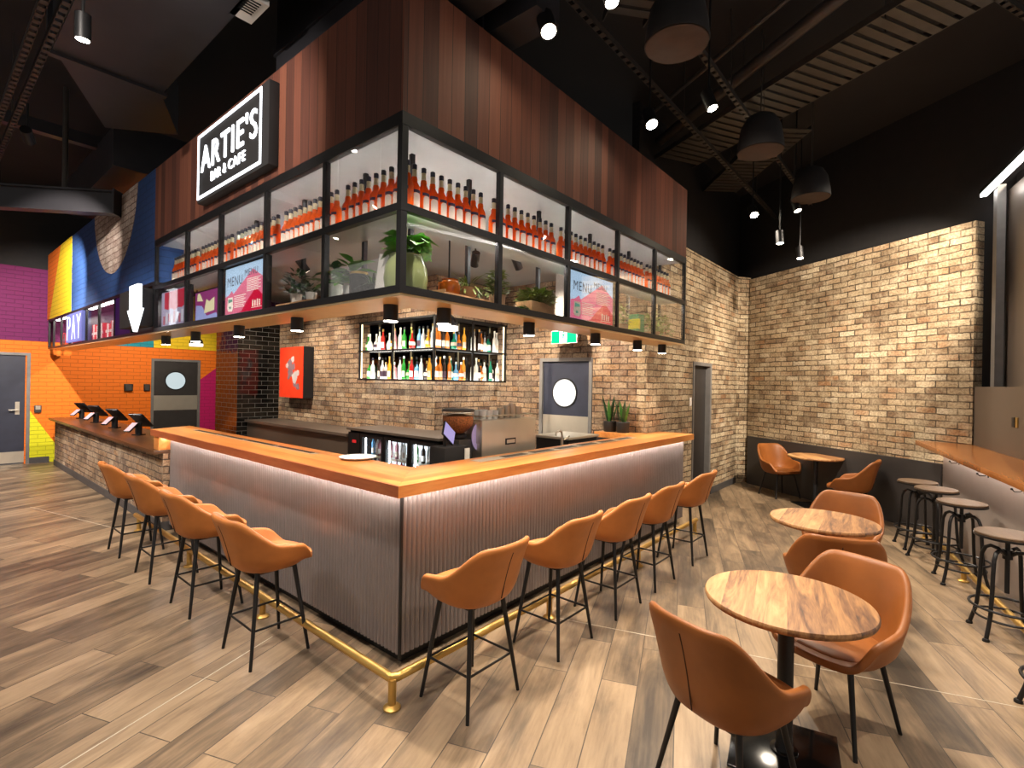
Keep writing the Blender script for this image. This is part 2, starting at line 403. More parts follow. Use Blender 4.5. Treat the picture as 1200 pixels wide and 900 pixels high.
def struct(o, label=None):
    o['kind'] = 'structure'
    if label: o['label'] = label
    return o
def copy_thing(src, loc, rz=0, label=None, group=None):
    r = src.copy(); COL.objects.link(r); r.location = loc; r.rotation_euler = (0, 0, rz)
    if label: r['label'] = label
    if group: r['group'] = group
    for ch in src.children:
        c = ch.copy(); COL.objects.link(c); c.parent = r
        for g in ch.children:
            d = g.copy(); COL.objects.link(d); d.parent = c
    return r
def spot(name, loc, target, watts, col=WARM, size=70, blend=.6, rad=.04, parent=None):
    ld = bpy.data.lights.new(name, 'SPOT'); ld.energy = watts; ld.color = col; ld.spot_size = R(size); ld.spot_blend = blend; ld.shadow_soft_size = rad
    o = bpy.data.objects.new(name, ld); COL.objects.link(o)
    q = (Vector(target)-Vector(loc)).to_track_quat('-Z', 'Y')
    o.rotation_euler = q.to_euler(); o.location = loc
    if parent: o.parent = parent; o.location = Vector(loc)-Vector(parent.location)
    return o
def text_mesh(name, body, fr, a0, b0, a1, b1, d0, d1, mat, parent, bold=.0):
    """lettering fitted to the rectangle (a0,b0)-(a1,b1) of a frame"""
    cu = bpy.data.curves.new(name, 'FONT'); cu.body = body; cu.extrude = .5; cu.offset = bold; cu.resolution_u = 3; cu.space_character = 1.12
    tmp = bpy.data.objects.new(name, cu); COL.objects.link(tmp)
    dg = bpy.context.evaluated_depsgraph_get(); me = bpy.data.meshes.new_from_object(tmp.evaluated_get(dg))
    bpy.data.objects.remove(tmp)
    xs = [v.co.x for v in me.vertices]; ys = [v.co.y for v in me.vertices]
    x0, x1, y0, y1 = min(xs), max(xs), min(ys), max(ys)
    o_, r_, u_ = (Vector(q) for q in fr); n_ = r_.cross(u_); pl = Vector(parent.location) if parent else Vector((0, 0, 0))
    if parent and parent.parent: pl = pl+Vector(parent.parent.location)
    for v in me.vertices:
        a = a0+(v.co.x-x0)/(x1-x0)*(a1-a0); b = b0+(v.co.y-y0)/(y1-y0)*(b1-b0); d = d0 if v.co.z < 0 else d1
        v.co = o_+r_*a+u_*b+n_*d-pl
    me.materials.clear(); me.materials.append(M[mat])
    o = bpy.data.objects.new(name, me); COL.objects.link(o); o.parent = parent
    return o
ORD = ['first', 'second', 'third', 'fourth', 'fifth', 'sixth', 'seventh', 'eighth', 'ninth', 'tenth', 'eleventh', 'twelfth', 'thirteenth', 'fourteenth']
# frames: faces looking towards -x (left run), towards -y (right run)
def FL(x): return ((x, 0, 0), (0, -1, 0), (0, 0, 1))      # a = -y
def FR(y): return ((0, y, 0), (1, 0, 0), (0, 0, 1))       # a = x

# ================================================================ STRUCTURE
def build_room():
    b = MB(); b.add([(-7, -7, 0), (11, -7, 0), (11, 13, 0), (-7, 13, 0), (-7, -7, -.1), (11, -7, -.1), (11, 13, -.1), (-7, 13, -.1)],
                    [(0, 1, 2, 3), (7, 6, 5, 4), (0, 4, 5, 1), (1, 5, 6, 2), (2, 6, 7, 3), (3, 7, 4, 0)])
    struct(b.build('floor', 'floor', origin=(0, 0, 0)))
    struct(MB().box(-7, -7, 5.2, 11, 13, 5.3).build('ceiling', 'ceiling'))
    # pale inner ceiling above the bar (also the lid of the glass canopy)
    struct(MB().box(.0, .0, 3.12, 4.05, 7.3, 3.16).build('ceiling', 'inner_panel'))
    # movement joints in the floor
    jt = plain('pale_floor_joint', srgb(196, 186, 168), .5)
    def strip(a, c, wd=.006):
        a, c = Vector(a), Vector(c); d = (c-a).normalized(); n = Vector((-d.y, d.x, 0))*wd/2
        vs = [a-n, c-n, c+n, a+n]; vs = [(p.x, p.y, 0) for p in vs]+[(p.x, p.y, .0015) for p in vs]
        return MB().add(vs, [(0, 1, 2, 3), (4, 5, 6, 7), (0, 1, 5, 4), (1, 2, 6, 5), (2, 3, 7, 6), (3, 0, 4, 7)])
    for i, (a, c) in enumerate([((1.27, -.2, 0), (2.5, -3.9, 0)), ((-.72, 6.55, 0), (-.2, 4.48, 0)), ((-1.75, .4, 0), (-.2, 1.03, 0))]):
        struct(strip(a, c).build('trim_%d' % (i+1), jt))
    # fascia over the canopy, hardwood boards
    struct(MB().box(-.03, -.02, 3.165, .12, 4.27, 3.945).build('wall_fascia_left', 'fascia'))
    struct(MB().box(.12, -.02, 3.165, 4.03, .13, 3.945).build('wall_fascia_right', 'fascia'))
    # mural wall beyond the fascia
    fl = FL(-.03); b = MB()
    b.m(0).box(-.03, 4.27, 2.72, .25, 10.69, 3.95)
    b.m(1).plate([(-10.69, 2.72), (-10.48, 2.72), (-9.46, 3.95), (-10.69, 3.95)], fl, 0, .004)
    b.m(2).plate([(-10.48, 2.72), (-8.56, 2.72), (-8.56, 3.95), (-9.46, 3.95)], fl, 0, .004)
    arc = [(-5.97+1.06*math.cos(a), 4.08+1.06*math.sin(a)) for a in [R(180+7.1+i*(165.8)/40) for i in range(41)]]
    b.m(3).plate(arc, fl, 0, .004)
    struct(b.build('wall_mural', ['blue', 'orange', 'yellow', 'brick_pale']))
    # far painted wall (y = 10.9)
    fr = FR(10.9); b = MB()
    b.m(0).box(-.3, 10.9, 0, 1.70, 11.05, 3.70); b.box(2.66, 10.9, 0, 4.2, 11.05, 3.70); b.box(1.70, 10.9, 2.07, 2.66, 11.05, 3.7)
    b.box(-6, 10.9, 2.08, -.3, 11.05, 3.7); b.box(-6, 10.9, 0, -1.3, 11.05, 2.08)
    b.m(1).rect(-6, 2.32, .99, 3.70, fr, 0, .004)
    b.m(2).plate([(-.23, 0), (.14, 0), (.14, .35), (-.23, 1.0)], fr, 0, .004)
    b.m(3).plate([(.99, 2.32), (1.735, 2.32), (1.735, 2.56)], fr, 0, .004)
    b.m(4).plate([(1.735, 2.32), (4.2, 2.32), (4.2, 3.7), (1.735, 3.7)], fr, 0, .004)
    b.m(5).plate([(2.66, 0), (4.2, 0), (4.2, 2.9), (2.66, 1.63)], fr, 0, .004)
    b.m(6).box(-6, 10.95, 3.7, 4.2, 11.05, 5.2)
    struct(b.build('wall_far', ['orange', 'purple', 'lime', 'teal', 'yellow', 'magenta', 'matt_black']))
    struct(MB().box(-.23, 10.87, 0, .05, 10.9, .11).build('baseboard_far', 'skirting'))
    # brick core behind the bar
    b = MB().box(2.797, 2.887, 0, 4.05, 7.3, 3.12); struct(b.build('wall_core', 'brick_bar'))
    b = MB().box(4.05, .58, 0, 4.2, 1.21, 3.12).box(4.05, 2.07, 0, 4.2, 2.887, 3.12).box(4.05, 1.21, 2.03, 4.2, 2.07, 3.12)
    struct(b.build('wall_service', 'brick_bar'))
    # long brick wall right of the bar with the dark doorway
    b = MB().box(4.05, .45, 0, 5.57, .58, 3.62).box(6.31, .45, 0, 7.64, .58, 3.62).box(5.57, .45, 2.03, 6.31, .58, 3.62)
    struct(b.build('wall_right_of_bar', 'brick'))
    struct(MB().box(6.36, .435, 0, 7.63, .45, .10).build('baseboard_right_of_bar', 'skirting'))
    # short return and the oblique end wall
    def seg(p, q, t, z0, z1):
        p, q = Vector(p+(0,)), Vector(q+(0,)); d = (q-p).normalized(); n = Vector((-d.y, d.x, 0))*t
        c = [p, q, q+n, p+n]
        return [(v.x, v.y, z0) for v in c]+[(v.x, v.y, z1) for v in c]
    bf = [(0, 1, 2, 3), (4, 5, 6, 7), (0, 1, 5, 4), (1, 2, 6, 5), (2, 3, 7, 6), (3, 0, 4, 7)]
    struct(MB().add(seg((7.64, .45), (7.86, .30), .12, 0, 3.62), bf).build('wall_return', 'brick'))
    struct(MB().add(seg((7.80, .30), (5.868, -2.569), .15, 0, 3.58), bf).build('wall_end', 'brick'))
    struct(MB().add(seg((7.748, .285), (6.00, -2.31), .03, 0, .828), bf).build('trim_4', 'wainscot'))
    # black walls above the brick
    struct(MB().add(seg((8.60, 1.24), (4.6, -4.70), .12, 0, 5.2), bf).build('wall_end_upper', 'matt_black'))
    struct(MB().box(4.05, .60, 3.0, 8.4, .7, 5.2).build('wall_right_of_bar_upper', 'matt_black'))
build_room()

# local frame of the right-hand wall: s runs towards the camera, t runs away from the room
_d = Vector((-.9789, -.2045, 0)); _n = Vector((.2045, -.9789, 0))
TW = Matrix(((_d.x, _n.x, 0, 6.03), (_d.y, _n.y, 0, -2.33), (0, 0, 1, 0), (0, 0, 0, 1)))
def build_right_wall():
    b = MB(TW).box(.0, 0, 0, 5.6, .10, 1.03)
    struct(b.build('wall_right_lower', 'bronze_grey'))
    struct(MB(TW).box(.06, .215, 1.0, 5.6, .30, 1.715).box(.06, .215, 1.715, 5.6, .50, 1.73).build('wall_right_middle', 'bronze'))
    struct(MB(TW).box(.1, .50, 1.70, 5.6, .6, 4.0).build('wall_right_upper', 'matt_black'))
    # upright post and framed bronze panel above the ledge
    struct(MB(TW).box(.38, .30, 1.73, .49, .37, 3.86).build('trim_5', 'grey_frame'))
    struct(MB(TW).box(.42, .40, 1.73, 5.6, .48, 3.80).build('wall_right_panel', 'bronze'))
    lb = thing('led_batten', 'long white LED batten above the bronze panels at the upper right', 'light', tuple(TW @ Vector((.2, .22, 3.80))))
    MB(TW).box(.33, .19, 3.82, 5.6, .26, 3.86).build('housing', 'black', lb)
    MB(TW).box(.34, .20, 3.795, 5.6, .25, 3.822).build('diffuser', 'led_white', lb)
build_right_wall()

# ---------------------------------------------------------------- doors
def porthole_door(name, fr, a0, a1, top, leaf, frame, round_glow, kick, round_c, round_r, label=None):
    o = MB().rect(a0+.045, .02, a1-.045, top-.05, fr, -.06, -.02).build(name, leaf)
    struct(o, label)
    b = MB()
    b.rect(a0, 0, a0+.05, top, fr, -.14, .015).rect(a1-.05, 0, a1, top, fr, -.14, .015).rect(a0+.05, top-.05, a1-.05, top, fr, -.14, .015)
    b.build('door_frame', frame, o)
    if round_r:
        cx, cz = round_c; n = 36
        ringo = [(cx+round_r*1.12*math.cos(2*PI*i/n), cz+round_r*1.12*math.sin(2*PI*i/n)) for i in range(n)]
        disc = [(cx+round_r*math.cos(2*PI*i/n), cz+round_r*math.sin(2*PI*i/n)) for i in range(n)]
        MB().plate(ringo, fr, -.02, -.012).build('porthole_rim', 'black', o)
        MB().plate(disc, fr, -.012, -.008).build('porthole_window', round_glow, o)
    if kick: MB().rect(a0+.05, kick[0], a1-.05, kick[1], fr, -.02, -.015).build('kick_plate', 'steel', o)
    return o
porthole_door('door_1', FR(10.9), 1.70, 2.66, 2.08, 'dark_door', 'grey_frame', emit('lit_porthole', srgb(190, 205, 210), .75), (.94, 1.27), (2.17, 1.60), .19)
porthole_door('door_2', FL(4.05), -2.07, -1.21, 2.04, 'navy_door', 'grey_frame', emit('lit_porthole_bar', srgb(240, 240, 236), 1.1), (.80, 1.25), (-1.66, 1.56), .185)
d3 = porthole_door('door_3', FR(10.9), -1.3, -.23, 2.09, 'navy_door', 'grey_frame', None, (.03, .24), None, 0)
h = MB().tube((-.40, 10.92, 1.02), (-.40, 10.85, 1.02), .012).tube((-.40, 10.86, 1.02), (-.52, 10.86, 1.02), .011).box(-.43, 10.91, .93, -.37, 10.92, 1.17)
h.build('lever_handle', 'steel', d3)
d4 = MB().rect(5.60, .02, 6.28, 1.99, FR(.45), -.10, -.06).build('door_4', 'dark_door'); struct(d4)
MB().rect(5.56, 0, 5.60, 2.04, FR(.45), -.12, .015).rect(6.26, 0, 6.33, 2.04, FR(.45), -.12, .015).rect(5.60, 1.99, 6.26, 2.04, FR(.45), -.12, .015).build('door_frame', 'grey_frame', d4)
struct(MB().box(2.05, 7.3, 0, 4.0, 8.275, 3.12).build('wall_tile_column', 'tile'))

# ================================================================ BAR COUNTER
def build_bar():
    t = thing('bar_counter', 'L-shaped bar with ribbed bronze front and thick timber top', 'bar counter', (0, 0, 0))
    # top: left run along y, right run along x, mitred at the corner
    z0, z1 = 1.033, 1.10
    def poly(pts, name, mat):
        vs = [(x, y, z0) for x, y in pts]+[(x, y, z1) for x, y in pts]; k = len(pts)
        MB().add(vs, [tuple(range(k)), tuple(range(k, 2*k))]+[(i, (i+1) % k, k+(i+1) % k, k+i) for i in range(k)]).build(name, mat, t, bevel=.004)
    poly([(.02, .02), (.46, .46), (.46, 4.66), (.02, 4.43)], 'countertop', 'oak_y')
    poly([(.02, .02), (4.43, .02), (4.43, .445), (4.045, .445), (4.045, 1.0), (3.76, 1.0), (3.76, .46), (.46, .46)], 'countertop', 'oak_x')
    MB().add([(0, 0, z0), (.02, .02, z0), (.02, 4.43, z0), (0, 4.43, z0), (0, 0, z1), (.02, .02, z1), (.02, 4.43, z1), (0, 4.43, z1)],
             [(0, 1, 2, 3), (4, 5, 6, 7), (0, 1, 5, 4), (1, 2, 6, 5), (2, 3, 7, 6), (3, 0, 4, 7)]).build('front_edge', 'edge_y', t)
    MB().add([(0, 0, z0), (.02, .02, z0), (4.43, .02, z0), (4.43, 0, z0), (0, 0, z1), (.02, .02, z1), (4.43, .02, z1), (4.43, 0, z1)],
             [(0, 1, 2, 3), (4, 5, 6, 7), (0, 1, 5, 4), (1, 2, 6, 5), (2, 3, 7, 6), (3, 0, 4, 7)]).build('front_edge', 'oak_x', t)
    MB().box(.015, 4.19, .885, .40, 4.36, z0).build('end_block', 'oak_y', t, bevel=.004)
    MB().box(.16, .16, .08, .44, 4.17, z0).box(.44, .16, .08, 4.40, .44, z0).build('carcass', 'matt_black', t)
    MB().box(.17, .17, 0, .42, 4.17, .08).box(.42, .17, 0, 4.38, .42, .08).build('kick_board', 'black', t)
    # ribbed sheet: half-round ribs
    pitch = .036
    def ribs(L0, L1, pt):
        n = int((L1-L0)/pitch); prof = []
        for i in range(n):
            for k in range(6):
                a = k/6; prof.append((L0+(i+a)*pitch, .013*abs(math.sin(PI*a))**.8))
        prof.append((L1, 0)); b = MB(); k = len(prof)
        vs = [pt(u, d, .075) for u, d in prof]+[pt(u, d, 1.03) for u, d in prof]
        b.add(vs, [(i, i+1, k+i+1, k+i) for i in range(k-1)]); return b
    ribs(.125, 4.18, lambda u, d, z: (.125-d, u, z)).build('ribbed_front', 'flute', t, angle=60)
    ribs(.125, 4.41, lambda u, d, z: (u, .125-d, z)).build('ribbed_front', 'flute', t, angle=60)
    MB().box(.13, 4.17, .075, .44, 4.185, 1.03).box(4.40, .13, .075, 4.412, .44, 1.03).build('end_panel', 'flute', t)
    MB().box(.112, .112, .05, .126, .126, 1.03).build('corner_post', 'black', t)
    MB().box(.060, .10, 1.022, .085, 4.18, 1.033).build('led_strip', 'led_warm', t)
    MB().box(.10, .060, 1.022, 4.38, .085, 1.033).build('led_strip', 'led_warm', t)
    MB().box(3.78, .46, .92, 4.03, .98, 1.033).build('return_panel', 'navy_door', t)
    # inset drip trays in the timber
    g = MB().box(.285, 1.45, 1.10, .345, 4.05, 1.104).build('drip_tray', 'steel', t)
    gb = MB()
    for i in range(4): gb.box(.295, 1.50+i*.63, 1.104, .335, 2.08+i*.63, 1.106)
    gb.build('tray_grille', 'black', g)
    g = MB().box(.95, .27, 1.10, 3.45, .38, 1.104).build('drip_tray', 'steel', t)
    gb = MB()
    for i in range(6): gb.box(1.25+i*.37, .29, 1.104, 1.53+i*.37, .36, 1.106)
    gb.build('tray_grille', 'service', g)
    # rear work bench behind the right run
    w_ = thing('work_bench', 'low stainless work bench behind the right run of the bar', 'bench', (2.2, .82, 0))
    MB().box(.75, .47, .86, 3.70, 1.18, .90).build('bench_top', 'steel', w_)
    MB().box(.80, .50, .06, 3.66, 1.14, .86).build('cabinet', 'matt_black', w_)
    MB().box(.82, .52, .0, 3.64, 1.10, .06).build('plinth', 'black', w_)
build_bar()
def build_foot_rail():
    t = thing('foot_rail', 'brass foot rail on short posts around the bar', 'foot rail', (-.13, -.15, 0))
    z = .15
    MB().path([(-.10, 4.52, z), (-.12, 2.0, z), (-.13, -.10, z), (-.132, -.135, z), (-.10, -.152, z), (2.0, -.155, z), (4.10, -.165, z)], .024, 14).build('rail', 'brass', t)
    for x, y in [(-.133, -.15), (-.118, 1.36), (-.116, 2.81), (-.102, 4.38), (1.24, -.155), (2.65, -.158), (4.06, -.165)]:
        p = MB().tube((x, y, 0), (x, y, z), .021, n=14).build('post', 'brass', t)
        MB().lathe([(.045, 0), (.045, .008), (.024, .022)], (x, y, 0), 18).build('flange', 'brass', p)
build_foot_rail()
def build_order_counter():
    t = thing('order_counter', 'low brick-fronted order counter with dark timber top beside the orange wall', 'counter', (.3, 7.3, 0))
    MB().box(-.03, 4.19, .845, .62, 10.42, .885).build('countertop', 'dark_top', t, bevel=.003)
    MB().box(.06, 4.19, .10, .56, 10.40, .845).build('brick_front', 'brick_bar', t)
    MB().box(.05, 4.19, 0, .56, 10.41, .10).build('skirting', 'skirting', t)
build_order_counter()
def build_wall_counter():
    c = TW @ Vector((2.8, 0, 0))
    t = thing('wall_counter', 'long timber ledge along the right-hand bronze wall', 'counter', (c.x, c.y, 0))
    b = MB(TW).add([(-.02, -.26, 1.035), (5.6, -.26, 1.035), (5.6, .214, 1.035), (.17, .214, 1.035), (-.02, -.26, 1.085), (5.6, -.26, 1.085), (5.6, .214, 1.085), (.17, .214, 1.085)],
                   [(0, 1, 2, 3), (4, 5, 6, 7), (0, 1, 5, 4), (1, 2, 6, 5), (2, 3, 7, 6), (3, 0, 4, 7)])
    o = b.build('countertop', 'ledge', t, bevel=.003)
    MB(TW).box(.1, -.075, 1.024, 5.6, -.055, 1.035).build('led_strip', 'led_warm', t)
    hooks = []
    for i, s in enumerate([.62, 1.50, 2.3]):
        c = TW @ Vector((s, 0, .93))
        h = thing('bag_hook', 'black bag hook under the right-hand ledge, %s from the far end' % ORD[i], 'hook', tuple(c), 'bag hooks under the ledge')
        MB(TW).box(s-.008, -.006, .90, s+.008, 0, .98).build('back_plate', 'black', h)
        MB(TW).path([(s, -.005, .93), (s+.01, -.03, .915), (s+.03, -.07, .915), (s+.04, -.085, .93)], .004, 6).ball((TW.inverted() @ (TW @ Vector((s+.04, -.088, .935)))), .009).build('hook_arm', 'black', h)
    p = TW @ Vector((1.35, .2, 1.42))
    so = thing('power_outlet', 'black power outlet on the bronze panel above the ledge', 'socket', tuple(p))
    MB(TW).box(1.30, .207, 1.36, 1.36, .215, 1.45).build('plate', 'black', so)
    MB(TW).box(1.385, .207, 1.36, 1.43, .215, 1.45).build('brass_plate', 'brass', so)
    t2 = thing('wall_foot_rail', 'brass foot rail on the floor under the right-hand ledge', 'foot rail', tuple(TW @ Vector((2.8, -.22, 0))))
    MB(TW).tube((-.02+.3, -.22, .12), (5.4, -.22, .12), .022, n=12).build('rail', 'brass', t2)
    for s in (.32, 1.75, 3.2, 4.6):
        p = MB(TW).tube((s, -.22, 0), (s, -.22, .12), .02, n=12).build('post', 'brass', t2)
        c = TW @ Vector((s, -.22, 0)); MB().lathe([(.042, 0), (.042, .008), (.022, .02)], tuple(c), 16).build('flange', 'brass', p)
build_wall_counter()

# ================================================================ SEATS
def smooth01(x): x = max(0, min(1, x)); return x*x*(3-2*x)
def shell_mesh(Hb, Ha, L=1.0, W=1.0, lean=.84):
    """bucket seat shell, facing +x, bottom at z = 0; returns shell grid"""
    NT_ = 56; rings = []
    def h(th):
        a = abs(math.degrees(th))
        hh = Ha*(1-.12*smooth01((a-84)/36))+(Hb-Ha)*(1-smooth01((a-36)/50))
        if a > 114: hh = .035+(Ha*.88-.035)*(1-smooth01((a-114)/25))
        return hh
    def Rr(th):
        a = abs(math.degrees(th)); bx = .255*L if a < 90 else .262*L; by = .262*W; n = 2.7
        c, s_ = abs(math.cos(th)), abs(math.sin(th))
        return (((c/bx)**n+(s_/by)**n)**(-1/n))
    ths = [-PI+2*PI*i/NT_ for i in range(NT_)]
    prof = [(.0, 0), (.3, 0), (.55, .002), (.70, .012), (.78, .035)]
    vs = [(0, 0, 0)]; fs = []
    for k, (q, z) in enumerate(prof[1:]):
        for th in ths: r = Rr(th)*q; vs.append((-r*math.cos(th), r*math.sin(th), min(z, h(th))))
    K = 6
    for k in range(1, K+1):
        tt = k/K
        for th in ths:
            hh = h(th); r = Rr(th)*(lean-.02+(1.02-lean)*tt**.8); z = min(.035, hh)+tt*(hh-min(.035, hh))
            a = abs(math.degrees(th))
            back = (1-smooth01((a-30)/60))*.055*tt*tt*L      # back rakes outwards
            vs.append((-r*math.cos(th)-back, r*math.sin(th), z))
    nr = len(prof)-1+K
    for i in range(NT_): fs.append((0, 1+i, 1+(i+1) % NT_))
    for q in range(nr-1):
        for i in range(NT_):
            a, b2 = 1+q*NT_+i, 1+q*NT_+(i+1) % NT_; fs.append((a, a+NT_, b2+NT_, b2))
    return vs, fs, Rr, h
def make_seat(name, label, cat, base_z, Hb, Ha, L, W, legs, mat, stretch=None, group=None):
    t = thing(name, label, cat, (0, 0, 0), group)
    vs, fs, Rr, h = shell_mesh(Hb, Ha, L, W)
    b = MB().add([(x, y, z+base_z) for x, y, z in vs], fs)
    o = b.build('shell', mat, t, angle=80)
    sd = o.modifiers.new('thick', 'SOLIDIFY'); sd.thickness = .036; sd.offset = 0
    ss = o.modifiers.new('soft', 'SUBSURF'); ss.levels = 1; ss.render_levels = 1
    # cushion
    b = MB(); n = 40; vs = []; fs = []
    for q, z in [(.45, .062), (.66, .060), (.735, .048), (.75, .030), (.70, .016)]:
        for i in range(n):
            th = -PI+2*PI*i/n; r = Rr(th)*q*(1.02 if q < .7 else 1); ext = 1.12 if abs(th) > PI/2 else 1
            vs.append((-r*math.cos(th)*(ext if math.cos(th) < 0 else 1), r*math.sin(th), base_z+z))
    for q in range(4):
        for i in range(n): fs.append((q*n+i, q*n+(i+1) % n, (q+1)*n+(i+1) % n, (q+1)*n+i))
    fs += [tuple(range(n)), tuple(range(4*n, 5*n))]
    b.add(vs, fs).build('seat_cushion', mat, t, angle=60)
    # stitched seam down the outside of the back
    pts = []
    for k in range(8):
        tt = k/7*.84; r = Rr(0)*(.82+.18*tt**.8); z = .035+tt*(Hb-.035); pts.append((-r-.055*tt*tt*L-.0185, 0, base_z+z))
    MB().path(pts, .003, 6).build('back_seam', 'seam', t)
    tx, ty, bx, by = legs
    zt = base_z+.005
    for sx in (1, -1):
        for sy in (1, -1):
            MB().tube((sx*tx, sy*ty, zt), (sx*bx, sy*by, 0), .0145, .0095, 12).build('leg', 'black', t)
    MB().box(-tx-.01, -ty-.01, base_z-.022, tx+.01, ty+.01, base_z-.004).build('under_frame', 'black', t)
    if stretch:
        k = 1-stretch/zt; x, y = tx+(bx-tx)*k, ty+(by-ty)*k
        MB().path([(x, y, stretch), (-x, y, stretch), (-x, -y, stretch), (x, -y, stretch)], .0075, 8, True).build('foot_frame', 'black', t)
    return t
def build_bar_stools():
    spots = [(-.295, .915, 0, 'tan bar stool on the left side of the bar, nearest the corner'),
             (-.295, 1.885, 0, 'tan bar stool on the left side of the bar, second from the corner'),
             (-.295, 2.79, 0, 'tan bar stool on the left side of the bar, third from the corner'),
             (-.295, 3.69, 0, 'tan bar stool in front of the brick order counter, farthest on the left'),
             (.225, -.36, PI/2, 'tan bar stool on the right side of the bar, nearest the corner'),
             (.995, -.365, PI/2, 'tan bar stool on the right side of the bar, second from the corner'),
             (1.715, -.365, PI/2, 'tan bar stool on the right side of the bar, third from the corner'),
             (2.37, -.365, PI/2, 'tan bar stool on the right side of the bar, fourth from the corner'),
             (3.19, -.365, PI/2, 'tan bar stool on the right side of the bar, farthest from the corner')]
    p = make_seat('bar_stool', spots[0][3], 'bar stool', .540, .335, .165, .93, .95, (.11, .12, .175, .195), 'tan', .21, 'bucket bar stools around the bar')
    for i, (x, y, a, l) in enumerate(spots):
        if i == 0: p.location = (x, y, 0); p.rotation_euler.z = a
        else: copy_thing(p, (x, y, 0), a, l)
build_bar_stools()
def build_chairs():
    spots = [(.46, -1.63, -19, 'tan tub chair with its back to the camera, left of the nearest round table'),
             (1.27, -1.90, 159, 'tan tub chair on the far side of the nearest round table'),
             (2.17, -1.76, 18, 'tan tub chair seen from behind at the middle round table'),
             (3.22, -1.68, 176, 'tan tub chair on the far side of the middle round table'),
             (6.98, -.40, 230, 'orange-lit tub chair in the brick corner left of the farthest table'),
             (6.16, -1.42, 86, 'tan tub chair seen from the side, right of the farthest table')]
    p = make_seat('tub_chair', spots[0][3], 'chair', .370, .42, .19, 1.0, 1.03, (.13, .14, .20, .205), 'tan_dark', None, 'tub chairs at the round tables')
    for i, (x, y, a, l) in enumerate(spots):
        if i == 0: p.location = (x, y, 0); p.rotation_euler.z = R(a)
        else: copy_thing(p, (x, y, 0), R(a), l)
build_chairs()
def build_tables():
    ls = ['round timber cafe table nearest the camera', 'round timber cafe table in the middle of the row', 'round timber cafe table in the far brick corner']
    p = thing('cafe_table', ls[0], 'table', (0, 0, 0), 'round cafe tables')
    MB().lathe([(.335, .682), (.350, .688), (.354, .698), (.354, .706), (.349, .714), (.340, .715)], n=64).build('tabletop', 'table', p, angle=50)
    MB().lathe([(.04, .02), (.038, .03), (.034, .04), (.034, .66), (.11, .664), (.11, .681)], n=24).build('pedestal', 'black', p)
    MB().box(-.225, -.225, 0, .225, .225, .012).lathe([(.06, .012), (.06, .02)], n=20).build('base_plate', plain('polished_black_plate', (.01, .01, .01, 1), .12, .2), p, bevel=.003)
    for i, (x, y, a) in enumerate([(.868, -1.759, 12), (2.62, -1.64, 4), (6.62, -.94, 40)]):
        if i == 0: p.location = (x, y, 0); p.rotation_euler.z = R(a)
        else: copy_thing(p, (x, y, 0), R(a), ls[i])
build_tables()
def build_round_stools():
    ls = ['industrial screw stool nearest the far brick wall', 'industrial screw stool, second from the far brick wall', 'industrial screw stool, third from the far brick wall',
          'industrial screw stool, fourth from the far brick wall', 'industrial screw stool cut off by the right edge of the photo']
    p = thing('screw_stool', ls[0], 'stool', (0, 0, 0), 'round screw stools under the ledge')
    MB().lathe([(.168, .690), (.174, .694), (.174, .706), (.168, .711)], n=44).build('seat', 'stoolwood', p)
    MB().lathe([(.176, .678), (.178, .682), (.178, .693), (.168, .695), (.05, .690), (.05, .678)], n=44, caps=False).build('seat_rim', 'black', p)
    MB().tube((0, 0, .30), (0, 0, .685), .014, n=12).lathe([(.05, .668), (.05, .680)], n=20).build('screw_post', 'black', p)
    MB().path([(0, 0, .665), (.09, .02, .655), (.14, .03, .645)], .006, 8).ball((.145, .031, .644), .012).build('lever', 'black', p)
    MB().tube((0, 0, .535), (0, 0, .60), .028, n=16).build('collar', 'black', p)
    for k in range(4):
        a = R(45+90*k); c, s = math.cos(a), math.sin(a)
        prof = [(.02, .565), (.055, .592), (.095, .600), (.125, .582), (.145, .535), (.152, .45), (.160, .30), (.172, .17), (.188, .10), (.212, .02), (.216, .0)]
        l = MB().path([(r*c, r*s, z) for r, z in prof], .0125, 10).build('leg', 'black', p)
        MB().lathe([(.02, 0), (.02, .012), (.014, .02)], (.216*c, .216*s, 0), 14).build('foot_pad', 'black', l)
    MB().ring((0, 0, .205), .195, .009).build('foot_ring', 'black', p)
    MB().ring((0, 0, .135), .168, .008).build('lower_ring', 'black', p)
    for i, (x, y, a) in enumerate([(5.22, -2.12, 20), (4.84, -2.275, 50), (4.22, -2.45, 12), (3.12, -2.66, 14), (2.04, -2.83, 18)]):
        if i == 0: p.location = (x, y, 0); p.rotation_euler.z = R(a)
        else: copy_thing(p, (x, y, 0), R(a), ls[i])
build_round_stools()

